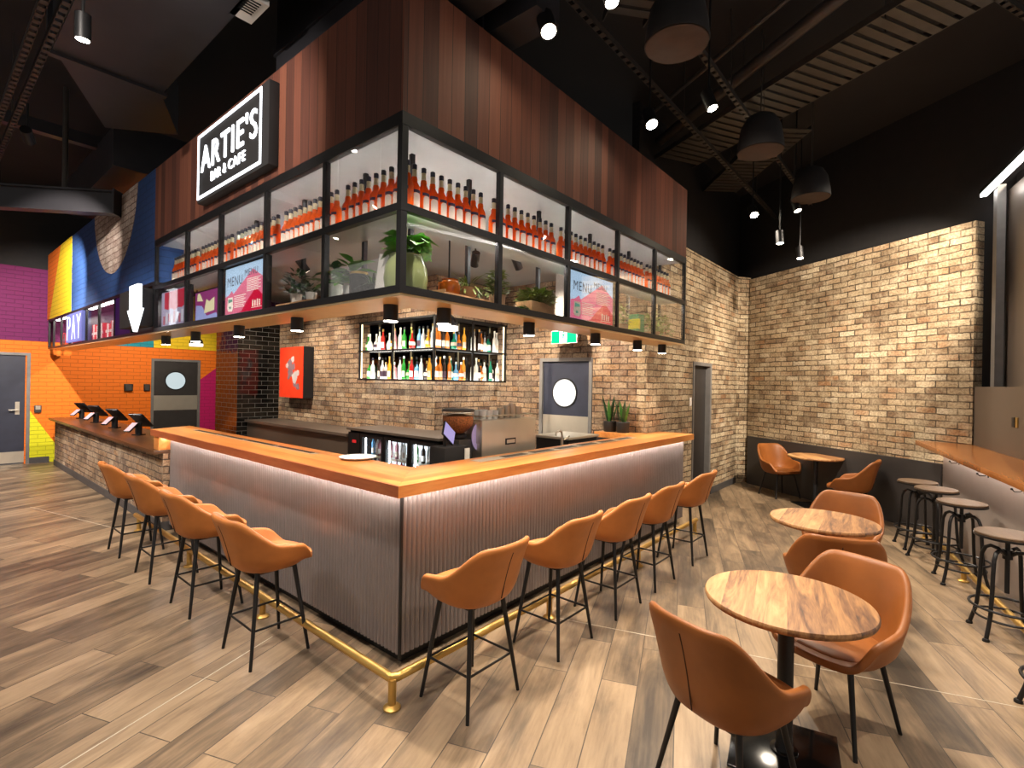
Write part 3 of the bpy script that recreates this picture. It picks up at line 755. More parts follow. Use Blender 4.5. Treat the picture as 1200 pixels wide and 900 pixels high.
# ================================================================ GLASS CANOPY
RX = [0, .80, 1.624, 2.435, 3.23, 4.03]          # posts of the right face
LY = [0, .79, 1.633, 2.50, 3.32, 4.27]           # posts of the left face
RB = ['corner', 'second', 'third', 'fourth', 'last']
def build_canopy():
    t = thing('display_canopy', 'black-framed glass canopy shelf hanging over the bar', 'display shelf', (0, 0, 2.16))
    # horizontal rails (outer at x=-.03 / y=-.02, inner 0.28 behind)
    def rails(z0, z1, dep=.04):
        MB().box(-.03, -.02, z0, -.03+dep, 4.27, z1).build('rail', 'black', t)
        MB().box(-.03+dep, -.02, z0, 4.03, -.02+dep, z1).build('rail', 'black', t)
    rails(2.170, 2.212); rails(2.625, 2.668); rails(3.095, 3.165)
    MB().box(.27, .28, 2.17, .30, 4.27, 2.20).box(.30, .28, 2.17, 4.03, .31, 2.20).build('inner_rail', 'black', t)
    for i, x in enumerate(RX):
        if i: MB().box(x-.018, -.018, 2.17, x+.018, .018, 3.165).build('post', 'black', t)
        MB().box(max(x, .29)-.014, .28, 2.17, max(x, .29)+.014, .308, 3.12).build('inner_post', 'black', t)
    MB().box(-.028, -.018, 2.17, .014, .022, 3.165).build('post', 'black', t)
    for i, y in enumerate(LY[1:]):
        MB().box(-.028, y-.018, 2.17, .008, y+.018, 3.165).build('post', 'black', t)
        MB().box(.27, y-.014, 2.17, .298, y+.014, 3.12).build('inner_post', 'black', t)
    # soffit, bottle shelf
    MB().box(-.02, -.01, 2.156, .33, 10.6, 2.170).box(.33, -.01, 2.156, 4.03, .34, 2.170).build('soffit', 'gold_soffit', t)
    MB().box(.012, .022, 2.20, .27, 4.25, 2.21).box(.27, .022, 2.20, 4.01, .28, 2.21).build('lower_shelf', 'steel', t)
    MB().box(.012, .022, 2.645, .27, 4.25, 2.66).box(.27, .022, 2.645, 4.01, .28, 2.66).build('bottle_shelf', 'inner_panel', t)
    MB().box(.06, .028, 2.637, 3.98, .043, 2.645).build('led_strip', 'led_shelfstrip', t)
    MB().box(.235, .20, 2.66, .25, 4.2, 2.668).box(.25, .225, 2.66, 3.98, .24, 2.668).build('led_strip', 'added_uplight', t)  # uplight strip added behind the bottles to brighten them and the ceiling
    MB().box(.018, .06, 2.6605, .03, 4.2, 2.6655).box(.06, .026, 2.6605, 3.98, .038, 2.6655).build('led_strip', 'added_frontlight', t)  # hidden strip added behind the front rail to brighten the bottles
    MB().box(.245, .24, 2.21, .26, 4.2, 2.216).box(.26, .245, 2.21, 3.98, .26, 2.216).build('led_strip', 'added_lowlight', t)  # rear strip added to brighten the lower compartments
    for row, (z0, z1) in enumerate(((2.212, 2.625), (2.668, 3.095))):
        for i in range(5):
            MB().box(RX[i]+.018, -.012, z0, RX[i+1]-.018, -.008, z1).build('glass_pane', 'glass', t)
            MB().box(-.022, LY[i]+.018, z0, -.018, LY[i+1]-.018, z1).build('glass_pane', 'glass', t)
    # downlights under the soffit
    spots = [(.18, .34), (.47, .17), (1.36, .17), (2.36, .17), (3.22, .17), (3.84, .17), (.17, 1.50), (.17, 2.55), (.17, 3.62), (.17, 4.55)]
    pl = None
    for i, (x, y) in enumerate(spots):
        if i < 6: lab = 'black surface downlight under the right canopy soffit, %s from the corner' % ORD[i]
        else: lab = 'black surface downlight under the left canopy soffit, %s from the corner' % ORD[i-6]
        if i == 0:
            lab = 'black surface downlight under the canopy soffit, right beside the corner'
            pl = thing('downlight', lab, 'light', (x, y, 2.156), 'downlights under the canopy')
            MB().lathe([(.046, -.095), (.046, 0)], (x, y, 2.156), 24).lathe([(.05, -.1), (.05, -.093)], (x, y, 2.156), 24).build('can', 'black', pl)
            MB().lathe([(.042, -.103), (.042, -.0995)], (x, y, 2.156), 24).build('lens', 'lamp_face', pl)
        else: copy_thing(pl, (x, y, 2.156), 0, lab)
        spot('downlight_beam', (x, y, 2.04), (x, y, 0), 26, WARM, 105, .7, .035)
build_canopy()

def arc_label(r, z0, z1, half, n=8, arch=0):
    """paper label on the front (-y) of a bottle, arched at the top"""
    vs = []; fs = []
    for i in range(n+1):
        q = -half+2*half*i/n; a = -PI/2+q; c = (1-(q/half)**2)**.5 if abs(q) < half else 0
        vs += [(r*math.cos(a), r*math.sin(a), z0-arch*.3*c), (r*math.cos(a), r*math.sin(a), z1+arch*c)]
    for i in range(n): fs.append((2*i, 2*i+2, 2*i+3, 2*i+1))
    return MB().add(vs, fs)
def make_orange_bottle():
    o = MB().lathe([(.034, 0), (.0385, .006), (.0385, .170), (.035, .190), (.022, .214), (.019, .222), (.021, .236), (.0175, .250)], n=16).build('aperitif_bottle', 'aperitif', origin=(0, 0, 0)); o.scale = (.93, .93, .93)
    MB().lathe([(.0172, .2505), (.0150, .268), (.0150, .300)], n=12).build('neck', 'clear_neck', o)
    arc_label(.0392, .040, .128, R(42), 8, .014).build('label', 'label_cream', o)
    arc_label(.0393, .142, .162, R(52), 8).build('label_band', 'label_band', o)
    MB().lathe([(.0165, .297), (.0165, .328), (.012, .332)], n=12).build('cap', 'cap_dark', o)
    return o
def build_orange_bottles():
    src = None
    for side in 'RL':
        for bay in range(5):
            P = RX if side == 'R' else LY
            a, b = P[bay]+.03, P[bay+1]-.03
            if bay == 0: a += .03
            if bay == 4: b -= .13 if side == 'R' else .17
            n = round((b-a)/.0745); st = (b-a)/n
            face = 'right-hand' if side == 'R' else 'left-hand'
            for k in range(n):
                u = a+(k+.5)*st
                loc = (u, .115, 2.66) if side == 'R' else (.105, u, 2.66)
                place = 'corner bay' if bay == 0 else '%s bay' % RB[bay]
                lab = 'orange aperitif bottle, %s from the corner end of the %s, %s canopy face' % (ORD[k], place, face)
                rz = (0 if side == 'R' else -PI/2)+random.uniform(-.25, .25)
                if src is None: src = make_orange_bottle(); o = src; o.location = loc
                else: o = copy_thing(src, loc, rz)
                tag(o, lab, 'bottle', 'orange bottles along the canopy')
build_orange_bottles()

# ---------------------------------------------------------------- menu boards in the canopy
def menu_board(fr, a0, a1, label, right):
    z0, z1 = 2.205, 2.632; o_, r_, u_ = fr
    c = Vector(o_)+Vector(r_)*((a0+a1)/2)+Vector(u_)*z0
    t = thing('menu_board', label, 'menu board', tuple(c))
    W, H = a1-a0, z1-z0
    P = lambda x, y: (a0+.035+x*(W-.07), z0+.02+y*(H-.04))
    MB().rect(a0, z0, a1, z1, fr, -.03, .006).build('frame', 'matt_black', t)
    MB().plate([P(0, 0), P(1, 0), P(1, 1), P(0, 1)], fr, .006, .008).build('poster', M['menu_blue'], t)
    b = MB(); b.m(0).plate([P(0, .0), P(1, 0), P(1, .62), P(.72, .86), P(.22, .42), P(.18, .5), P(.10, .42), P(0, .38)], fr, .008, .009)
    b.m(1).plate([P(.34, 0), P(1, 0), P(1, .24), P(.80, .46), P(.60, .24), P(.44, .02)], fr, .009, .010)
    b.build('mountain_graphic', [M['menu_pink'], M['menu_red']], t)
    text_mesh('heading', 'MENU', fr, *P(.06, .60), *P(.46, .80), .0095, .0100, M_('menu_ink'), t)
    text_mesh('heading', 'MENU', fr, *P(.52, .74), *P(.84, .88), .0095, .0100, M_('menu_ink'), t)
    b = MB()
    for k in range(7): b.rect(*P(.25, .36-.04*k), *P(.25+(.25 if k % 2 else .3), .375-.04*k), fr, .0092, .0098)
    for k in range(8): b.rect(*P(.58, .66-.035*k), *P(.58+(.28 if k % 2 else .34), .674-.035*k), fr, .0102, .0106)
    for k in range(4): b.rect(*P(.72+k*.055, .08), *P(.745+k*.055, .22-.02*(k % 2)), fr, .0102, .0108)
    b.rect(*P(.70, .05), *P(.95, .062), fr, .0102, .0106)
    b.build('menu_lines', 'paper', t)
    b = MB(); b.m(0).plate([P(.09, .06), P(.19, .05), P(.22, .12), P(.21, .36), P(.08, .36), P(.06, .13)], fr, .0098, .0104)
    b.m(1).plate([P(.09, .24), P(.2, .26), P(.2, .31), P(.09, .33)], fr, .0104, .0108).plate([P(.12, .11), P(.17, .12), P(.16, .17), P(.11, .16)], fr, .0104, .0108)
    b.build('drink_picture', ['paper', M['menu_mint']], t)
    return t
M['menu_blue'] = emit('pale_blue_print', srgb(176, 205, 232), .75); M['menu_pink'] = emit('pink_print', srgb(232, 120, 150), .6)
M['menu_red'] = emit('crimson_print', srgb(214, 18, 62), .55); M['menu_mint'] = emit('mint_print', srgb(110, 170, 150), .5); M['menu_ink'] = plain('grey_print', srgb(70, 76, 92), .6)
def M_(k): return k
menu_board(FR(.02), 1.66, 2.42, 'lit pink and pale blue MENU board in the right-hand canopy face', True)
menu_board(FL(.015), -2.47, -1.66, 'lit pink and pale blue MENU board in the left-hand canopy face', False)
def poster_screen(fr, a0, a1, z0, z1, label, kind):
    o_, r_, u_ = fr; c = Vector(o_)+Vector(r_)*((a0+a1)/2)+Vector(u_)*z0
    t = thing('picture_screen', label, 'screen', tuple(c)); W, H = a1-a0, z1-z0
    P = lambda x, y: (a0+.015+x*(W-.03), z0+.012+y*(H-.024))
    MB().rect(a0, z0, a1, z1, fr, -.03, 0).build('frame', 'black', t)
    MB().plate([P(0, 0), P(1, 0), P(1, 1), P(0, 1)], fr, 0, .003).build('screen', emit('screen_ground', srgb(172, 164, 190) if kind else srgb(150, 60, 120), .55), t)
    b = MB()
    if kind:
        b.m(0).plate([P(.12, .98), P(.12, .52), P(.25, .47), P(.38, .50), P(.5, .42), P(.62, .49), P(.75, .46), P(.86, .52), P(.86, .98)][::-1], fr, .003, .005)
        for k in range(9): b.m(1 if k % 2 else 2).rect(*P(.08+k*.095, .05+.03*(k % 3)), *P(.145+k*.095, .30+.05*((k*2) % 3)), fr, .003, .005)
        b.build('picture', [emit('red_cloth_picture', srgb(190, 40, 62), .6), emit('pale_picture', srgb(200, 196, 206), .6), emit('rose_picture', srgb(186, 96, 110), .5)], t)
    else:
        b.m(0).plate([P(.02, .02), P(.98, .02), P(.9, .18), P(.5, .12), P(.3, .5), P(.05, .55)], fr, .003, .005)
        b.m(1).plate([P(.4, .22), P(.82, .28), P(.82, .72), P(.62, .6), P(.5, .7)], fr, .003, .006).plate([P(.1, .7), P(.34, .66), P(.2, .96), P(.12, .96)], fr, .003, .006)
        b.build('picture', [emit('lilac_picture', srgb(150, 160, 210), .7), emit('cream_picture', srgb(222, 214, 170), .7)], t)
poster_screen(FL(.03), -4.22, -3.36, 2.212, 2.60, 'lit screen with a red scalloped cloth, leftmost lower canopy bay', True)
poster_screen(FL(.03), -3.22, -2.62, 2.212, 2.50, 'smaller lit purple screen with cream shapes, left lower canopy bay', False)

# ---------------------------------------------------------------- illuminated name sign
def build_sign():
    fr = FL(-.03)
    t = thing('name_sign', "illuminated ARTIE'S BAR & CAFE sign on the hardwood fascia", 'sign', (-.07, 2.11, 3.22))
    MB().rect(-2.80, 3.225, -1.42, 3.835, fr, .0, .075).build('sign_box', 'matt_black', t, bevel=.006)
    b = MB(); w_ = .022; a0, b0, a1, b1 = -2.785, 3.255, -1.535, 3.818
    b.rect(a0, b0, a1, b0+w_, fr, .075, .082).rect(a0, b1-w_, a1, b1, fr, .075, .082).rect(a0, b0+w_, a0+w_, b1-w_, fr, .075, .082).rect(a1-w_, b0+w_, a1, b1-w_, fr, .075, .082)
    b.build('light_border', 'sign_white', t)
    text_mesh('lettering', "ARTIE'S", fr, -2.70, 3.475, -1.60, 3.70, .075, .085, 'sign_white', t, .0)
    for body, a0, a1 in (('BAR', -2.47, -2.27), ('&', -2.215, -2.165), ('CAFE', -2.11, -1.80)):
        text_mesh('lettering', body, fr, a0, 3.352, a1, 3.43, .075, .085, 'sign_white', t, -.006)
build_sign()

# ---------------------------------------------------------------- cabinet under the mural, PAY sign, arrow
def build_mural_cabinet():
    t = thing('wall_cabinet', 'glazed black display cabinet under the blue mural', 'cabinet', (.1, 7.4, 2.17))
    MB().box(-.03, 4.29, 2.17, .28, 10.6, 2.20).box(-.03, 4.29, 2.68, .28, 10.6, 2.72).box(.26, 4.29, 2.20, .28, 10.6, 2.68).build('carcass', 'black', t)
    for y in (4.31, 5.16, 5.90, 6.75, 7.52, 8.70, 9.42, 10.1, 10.58):
        MB().box(-.03, y-.02, 2.20, .0, y+.02, 2.68).build('post', 'black', t)
    for a, b_ in ((5.92, 6.73), (6.77, 7.50), (8.72, 9.40), (9.44, 10.08)):
        MB().box(-.02, a, 2.20, -.016, b_, 2.68).build('glass_pane', 'glass', t)
    MB().box(-.02, 5.18, 2.20, -.012, 5.88, 2.68).build('dark_screen', emit('dark_violet_screen', srgb(60, 26, 84), .35), t)
    MB().box(.0, 5.95, 2.672, .05, 7.48, 2.68).box(.0, 8.75, 2.672, .05, 10.05, 2.68).build('led_strip', 'led_white', t)
    k = 0
    for y0 in (6.02, 6.26, 6.50, 6.86, 7.10, 7.32, 8.85, 9.10, 9.52, 9.76):
        p = thing('gift_box', 'red and white gift box in the cabinet under the mural, %s from the arrow' % ORD[k], 'box', (.10, y0+.09, 2.20), 'gift boxes under the mural')
        h = .21+.03*(k % 2)
        MB().box(.05, y0, 2.20, .16, y0+.19, 2.20+h).build('carton', plain('red_carton', srgb(214, 44, 34), .5), p)
        MB().box(.044, y0+.05, 2.20, .05, y0+.10, 2.20+h).box(.044, y0, 2.29, .0495, y0+.19, 2.325).build('white_band', 'white', p); k += 1
    fr = FL(-.05)
    s = thing('pay_sign', 'glowing white PAY sign on the cabinet under the mural', 'sign', (-.05, 8.08, 2.21))
    MB().rect(-8.66, 2.21, -7.54, 2.66, fr, -.02, .02).build('light_box', emit('pay_glow', (.20, .22, .60, 1), .5), s)
    for ch, a0 in (('P', -8.60), ('A', -8.24), ('Y', -7.88)):
        text_mesh('lettering', ch, fr, a0, 2.25, a0+.26, 2.62, .02, .023, 'pay_letters', s, -.02)
    a = thing('arrow_sign', 'glowing white arrow pointing down at the order counter', 'sign', (-.12, 4.25, 2.16))
    fr = FL(-.2)
    MB().box(-.16, 4.29, 2.23, -.03, 5.05, 2.64).build('mounting_box', 'matt_black', a, bevel=.006)
    sh = [(-4.36, 2.66), (-4.36, 2.40), (-4.44, 2.40), (-4.20, 2.16), (-3.97, 2.40), (-4.05, 2.40), (-4.05, 2.66)]
    sh = [(x-.12, z) for x, z in sh]
    MB().plate(sh, fr, -.04, .0).build('arrow_face', emit('arrow_white', (.9, .95, 1, 1), 1.5), a)
build_mural_cabinet()

# ================================================================ BACK OF THE BAR
def build_back_bench():
    t = thing('back_bench', 'dark back bench along the brick wall behind the bar', 'bench', (2.5, 4.6, 0))
    MB().box(2.18, 4.00, .90, 2.797, 7.29, .94).box(2.18, 2.10, 1.00, 2.797, 4.0, 1.03).box(2.797, 2.10, 1.00, 3.9, 2.887, 1.03).build('bench_top', 'bronze', t)
    MB().box(2.22, 4.02, .08, 2.79, 7.28, .90).box(2.80, 2.16, .08, 3.88, 2.88, 1.0).build('cabinet', 'bronze', t)
    MB().box(2.24, 4.04, 0, 2.79, 7.2, .08).box(2.82, 2.2, 0, 3.86, 2.88, .08).build('plinth', 'black', t)
build_back_bench()
BOT_COL = {}
def bcol(name, rgb, glow=.35):
    if name not in BOT_COL: BOT_COL[name] = bottle_glass('glass_'+name, srgb(*rgb), glow)
    return BOT_COL[name]
def spirit_bottle(kind, col, capmat, labmat):
    prof = {'tall': [(.028, 0), (.032, .005), (.032, .17), (.026, .19), (.012, .22), (.011, .275)],
            'square': [(.036, 0), (.038, .006), (.038, .14), (.032, .16), (.014, .175), (.013, .21)],
            'round': [(.03, 0), (.042, .03), (.044, .075), (.034, .12), (.014, .15), (.012, .22)],
            'slim': [(.026, 0), (.028, .005), (.028, .19), (.02, .215), (.011, .235), (.011, .29)]}[kind]
    o = MB().lathe(prof, n=12).build('spirit_bottle', col, origin=(0, 0, 0))
    top = prof[-1][1]; r = prof[2][0]+.0008
    if kind == 'round': MB().lathe([(r-.001, .05), (r+.0008, .075), (r-.002, .095)], n=12, caps=False).build('label', labmat, o)
    else: arc_label(r, .035, .115, R(75), 6).build('label', labmat, o)
    MB().lathe([(.0135, top-.005), (.0135, top+.028), (.010, top+.03)], n=10).build('cap', capmat, o)
    return o
PAL = [('clear', (226, 230, 226)), ('green', (40, 150, 50)), ('amber', (206, 116, 30)), ('white', (238, 238, 232)), ('blue', (120, 180, 220)), ('dark', (48, 34, 26)),
       ('gold', (230, 170, 50)), ('red', (186, 40, 36)), ('teal', (20, 130, 100)), ('pink', (214, 150, 160))]
LABS = ['paper', 'label_cream', 'white', 'label_band']; CAPS = ['black', 'cap_dark', 'brass', 'white']
protos = {}
def get_spirit(kind, ci, lab, cap):
    k = (kind, ci, lab, cap)
    if k not in protos: protos[k] = spirit_bottle(kind, bcol(*PAL[ci]), CAPS[cap], LABS[lab]); return protos[k], True
    return protos[k], False
def build_back_shelves():
    units = [('left', 0, 'far left'), ('left', 1, 'left of the corner'), ('right', 0, 'right of the corner'), ('right', 1, 'far right')]
    zs = [(1.70, 2.09), (2.13, 2.52)]
    t = thing('bottle_shelf', 'black framed back-lit bottle shelf wrapping the brick corner behind the bar', 'shelf', (2.7, 3.0, 1.68))
    L0, L1 = 2.69, 4.37; X0, X1 = 2.58, 4.05
    fx = 2.59; fy = 2.69
    for z in (1.685, 2.10, 2.52):
        MB().box(fx, L0-.005, z, fx+.025, L1, z+.025).box(fx+.025, fy, z, X1-.02, fy+.025, z+.025).build('frame_rail', 'black', t)
        if z < 2.5: MB().box(fx+.02, fy+.02, z+.015, 2.797, L1, z+.024).box(2.797, fy+.02, z+.015, X1-.02, 2.887, z+.024).build('shelf_board', 'led_shelf', t)
        else: MB().box(fx+.02, fy+.02, z, 2.797, L1, z+.018).box(2.797, fy+.02, z, X1-.02, 2.887, z+.018).build('shelf_lid', 'black', t)
    for y in (L1-.025, 3.55, L0): MB().box(fx, y-.012, 1.685, fx+.025, y+.013, 2.545).build('upright', 'black', t)
    for x in (3.32, X1-.04): MB().box(x-.012, fy, 1.685, x+.013, fy+.025, 2.545).build('upright', 'black', t)
    MB().box(2.785, L0+.2, 1.71, 2.795, L1, 2.52).box(2.80, 2.872, 1.71, X1-.02, 2.882, 2.52).build('dark_mirror_back', 'mirror_dark', t)
    for x, y, dx, dy in ((2.62, 4.34, .04, .012), (2.62, 3.57, .04, .012), (3.34, 2.72, .012, .04), (4.0, 2.72, .012, .04)):
        MB().box(x, y, 1.715, x+dx*.5, y+dy*.5, 2.515).build('led_strip', 'led_gold', t)
    rnd = random.Random(3)
    bays = [('far-left', 'L', 3.60, 4.32), ('near-left', 'L', 2.76, 3.52), ('near-right', 'R', 2.70, 3.28), ('far-right', 'R', 3.36, 3.96)]
    tint = {'far-left': [1, 0, 0, 5, 3, 7, 0, 6, 9], 'near-left': [3, 1, 1, 7, 4, 0, 5, 6, 0], 'near-right': [2, 2, 5, 2, 8, 4, 2, 6], 'far-right': [0, 0, 5, 2, 3, 8, 3, 0]}
    for tier, z in (('upper', 2.124), ('lower', 1.709)):
        for nm, side, a, b in bays:
            cols = tint[nm]; n = len(cols)
            for k in range(n):
                ci = cols[k] if tier == 'upper' else cols[(k*1+0) % n]
                u = b-(k+.5)*(b-a)/n if side == 'L' else a+(k+.5)*(b-a)/n
                dd = rnd.choice([.0, .03, -.025])
                loc = (2.70+dd, u, z) if side == 'L' else (u, 2.80+dd, z)
                src, new = get_spirit(rnd.choice(['tall', 'square', 'slim', 'tall', 'round']), ci, rnd.randrange(4) if rnd.random() < .4 else rnd.randrange(2), rnd.randrange(4))
                o = src if new else copy_thing(src, loc)
                o.location = loc; o.rotation_euler.z = -PI/2 if side == 'L' else 0
                tag(o, '%s spirit bottle, %s from the left on the %s %s back-bar shelf' % (PAL[ci][0], ORD[k], tier, nm), 'bottle', 'spirit bottles on the back bar')
M['led_shelf'] = emit('lit_shelf', (1, .95, .86, 1), 4.5); M['led_gold'] = emit('gold_led', (1, .80, .46, 1), 4)
M['mirror_dark'] = plain('smoked_mirror', (.05, .05, .05, 1), .06, 1.0, 0)
build_back_shelves()
def build_fridge():
    t = thing('bottle_fridge', 'black three-door under-counter bottle fridge lit inside', 'fridge', (2.5, 3.06, 0))
    y0, y1, x0, x1, z1 = 2.13, 3.98, 2.20, 2.79, .995
    MB().box(x0+.03, y0, .08, x1, y0+.04, z1).box(x0+.03, y1-.28, .08, x1, y1, z1).box(x1-.03, y0, .08, x1, y1, z1).box(x0+.03, y0, .93, x1, y1, z1).box(x0+.03, y0, .08, x1, y1, .14).build('cabinet', 'matt_black', t)
    MB().box(x0+.05, y0+.03, 0, x1, y1-.03, .08).build('plinth', 'black', t)
    p = MB().box(x0, y1-.27, .14, x0+.03, y1, .97).build('control_panel', 'black', t)
    MB().box(x0-.003, y1-.19, .83, x0, y1-.10, .87).build('red_display', emit('red_display', srgb(190, 40, 40), .8), p)
    MB().box(2.70, y0+.05, .15, 2.705, y1-.29, .92).build('inner_back', emit('glowing_back', (.86, .93, 1, 1), 1.0), t)  # back panel glows by emission to brighten the fridge interior
    W_ = (y1-.28-y0)/3; rnd = random.Random(9); names = ['right', 'middle', 'left']
    for d in range(3):
        a = y0+d*W_; b = a+W_
        door = MB().box(x0, a+.005, .14, x0+.03, a+.045, .97).box(x0, b-.045, .14, x0+.03, b-.005, .97).box(x0, a+.045, .92, x0+.03, b-.045, .97).box(x0, a+.045, .14, x0+.03, b-.045, .19).build('door', 'black', t)
        MB().box(x0+.012, a+.045, .19, x0+.018, b-.045, .92).build('glass', 'glass', door)
        MB().box(x0-.02, a+.012, .45, x0-.002, a+.03, .75).build('handle', 'service', door)
        MB().box(x0+.05, b-.06, .19, x0+.06, b-.05, .92).build('led_strip', 'led_cool', t)
        for s, z in enumerate((.40, .66)):
            MB().box(x0+.06, a+.04, z, 2.69, b-.04, z+.012).build('wire_shelf', 'steel', t)
        for s, z in enumerate((.672, .412)):
            for k in range(6):
                y = b-.075-k*(W_-.15)/5; ci = [0, 0, 3, 1, 4, 9][rnd.randrange(6)] if d else [1, 1, 0, 5, 8, 3][rnd.randrange(6)]
                if s == 1 and d == 1: ci = [9, 7, 9, 0, 9, 7][k]
                src, new = get_spirit('slim' if d else 'tall', ci, rnd.randrange(3), rnd.randrange(4))
                loc = (x0+.16+.02*(k % 2), y, z); o = src if new else copy_thing(src, loc); o.location = loc; o.scale = (.9, .9, .85); o.rotation_euler.z = -PI/2
                tag(o, '%s bottle, %s from the left on the %s shelf behind the %s fridge door' % (PAL[ci][0], ORD[k], ['upper', 'lower'][s], names[d]), 'bottle', 'bottles in the fridge')
M['led_cool'] = emit('cool_led', (.85, .93, 1, 1), 26)
build_fridge()

# ================================================================ THINGS ON THE COUNTERS
def build_terminals():
    labs = ['black tablet and card reader stand on the brick counter, nearest the timber bar', 'black tablet and card reader stand on the brick counter, second from the timber bar',
            'black tablet and card reader stand on the brick counter, third from the timber bar', 'black tablet and card reader stand on the brick counter, farthest from the timber bar']
    p = thing('tablet_stand', labs[0], 'card terminal', (.0, 0, 0), 'tablet stands on the order counter')
    MB().box(-.05, -.06, 0, .05, .06, .012).tube((0, 0, .01), (0, 0, .17), .04, n=18).build('stand', 'black', p)
    T = Matrix.Translation((.035, 0, .20)) @ Matrix.Rotation(R(42), 4, 'Y')
    b = MB(T).box(-.13, -.10, -.012, .13, .10, .012); b.build('tablet', 'black', p, bevel=.004)
    MB(T).box(-.115, -.09, .012, .115, .09, .014).build('tablet_screen', emit('dim_screen', srgb(60, 70, 90), .3), p)
    T2 = Matrix.Translation((-.125, -.01, .115)) @ Matrix.Rotation(R(-38), 4, 'Y')
    MB(T2).box(-.085, -.045, -.010, .085, .045, .010).build('card_reader', 'black', p, bevel=.003)
    MB(T2).box(-.078, -.040, .010, .078, .040, .012).build('reader_screen', 'screen_pink', p)
    MB().tube((-.03, 0, .12), (-.10, -.01, .11), .012, n=8).build('reader_arm', 'black', p)
    for i, (x, y) in enumerate([(.30, 6.08), (.33, 7.45), (.34, 8.70), (.36, 9.9)]):
        if i == 0: p.location = (x, y, .885); p.rotation_euler.z = R(32)
        else: copy_thing(p, (x, y, .885), R(32), labs[i])
build_terminals()
def build_coffee():
    t = thing('espresso_machine', 'stainless espresso machine on the bench behind the bar', 'coffee machine', (1.74, .88, .90))
    x0, x1, y0, y1 = 1.37, 2.11, .66, 1.12
    MB().plate([(x0, .98), (x1, .98), (x1, 1.36), (x0, 1.36)], FR(y0), -.03, .0).build('rear_panel', 'steel', t, bevel=.006)
    MB().box(x0+.01, y0+.03, 1.16, x1-.01, y1, 1.345).box(x0+.02, y0+.03, .965, x1-.02, y0+.16, 1.16).box(x0, y0+.03, .955, x1, y1+.02, 1.0).build('body', 'steel', t, bevel=.005)
    MB().box(x0+.02, y1-.09, 1.10, x1-.02, y1-.01, 1.165).build('group_housing', 'black', t)
    MB().box(x0+.04, y0+.05, 1.345, x1-.02, y1-.02, 1.36).path([(x0+.02, y0+.03, 1.395), (x1-.02, y0+.03, 1.395), (x1-.02, y1-.02, 1.395), (x0+.02, y1-.02, 1.395)], .006, 8, True).build('cup_rail', 'steel', t)
    b = MB()
    for x in (x0+.03, x1-.03):
        for y in (y0+.05, y1-.02): b.tube((x, y, .90), (x, y, .96), .018)
    b.build('feet', 'black', t)
    n = MB().rect(x0+.30, 1.135, x0+.44, 1.19, FR(y0), 0, .006).build('badge', 'black', t); MB().rect(x0+.315, 1.147, x0+.425, 1.178, FR(y0), .006, .009).build('badge_plate', 'steel', n)
    k = 0
    for x, y, h in ((1.52, .80, .075), (1.60, .80, .075), (1.68, .80, .075), (1.56, .90, .075), (1.64, .90, .075), (1.76, .80, .09), (1.84, .80, .11), (1.92, .80, .13), (2.0, .80, .10)):
        j = k < 5
        c = MB().lathe([(.026, 0), (.034, h*.4), (.036, h), (.032, h), (.030, h*.45), (.022, .008)], n=18, caps=True).build('cup' if j else 'milk_jug', 'white' if j else 'steel', origin=(0, 0, 0)); c.location = (x, y, 1.36)
        if not j: MB().path([(.035, 0, h*.85), (.06, 0, h*.8), (.062, 0, h*.4), (.036, 0, h*.3)], .005, 6).build('handle', 'steel', c, world=False)
        tag(c, ('white cup on top of the espresso machine, %s of its group' % ORD[k]) if j else ('steel milk jug on top of the espresso machine, %s from the left' % ORD[k-5]), 'cup' if j else 'jug', 'cups on the espresso machine' if j else 'milk jugs on the espresso machine'); k += 1
    g = thing('coffee_grinder', 'coffee grinder with a bean-filled clear hopper beside the espresso machine', 'coffee grinder', (1.25, .86, .90))
    cx, cy = 1.28, .86
    MB().box(cx-.11, cy-.12, .90, cx+.11, cy+.12, .93).box(cx-.085, cy-.10, .93, cx+.085, cy+.08, 1.20).build('grinder_body', 'service', g, bevel=.01)
    MB().lathe([(.06, 1.20), (.075, 1.215), (.075, 1.235), (.055, 1.25)], (cx, cy, 0), 24).build('collar', 'black', g)
    MB().lathe([(.05, 1.245), (.125, 1.31), (.135, 1.34), (.138, 1.435)], (cx, cy, 0), 28, caps=False).build('hopper', 'glass', g)
    MB().lathe([(.048, 1.247), (.122, 1.312), (.131, 1.345), (.131, 1.395), (.05, 1.41)], (cx, cy, 0), 28).build('beans', 'beans', g)
    MB().lathe([(.14, 1.435), (.142, 1.445), (.13, 1.455), (.02, 1.46)], (cx, cy, 0), 28).build('lid', 'service', g)
    MB().path([(cx, cy+.1, 1.12), (cx, cy+.16, 1.10), (cx, cy+.16, 1.06)], .012, 8).build('spout', 'black', g)
    d = thing('payment_display', 'small tilted pale screen on a black till left of the coffee grinder', 'till', (1.0, .74, .90))
    MB().box(.93, .64, .90, 1.19, .82, 1.17).build('printer', 'matt_black', d, bevel=.01)
    MB().box(1.145, .63, 1.02, 1.195, .642, 1.15).build('white_label', 'paper', d)
    T = Matrix.Translation((1.06, .74, 1.27)) @ Matrix.Rotation(R(8), 4, 'Z') @ Matrix.Rotation(R(38), 4, 'Y') @ Matrix.Rotation(R(-18), 4, 'X')
    MB(T).box(-.085, -.008, -.065, .085, .008, .065).build('screen_case', 'black', d, bevel=.004)
    MB(T).box(-.078, -.010, -.058, .078, -.0085, .058).build('screen', 'screen_lilac', d)
    MB().tube((1.03, .75, 1.16), (1.03, .75, 1.25), .015).build('screen_stem', 'black', d)
    f = thing('flyer_stand', 'lilac oval flyer standing between the grinder and the espresso machine', 'flyer', (1.42, .80, .90))
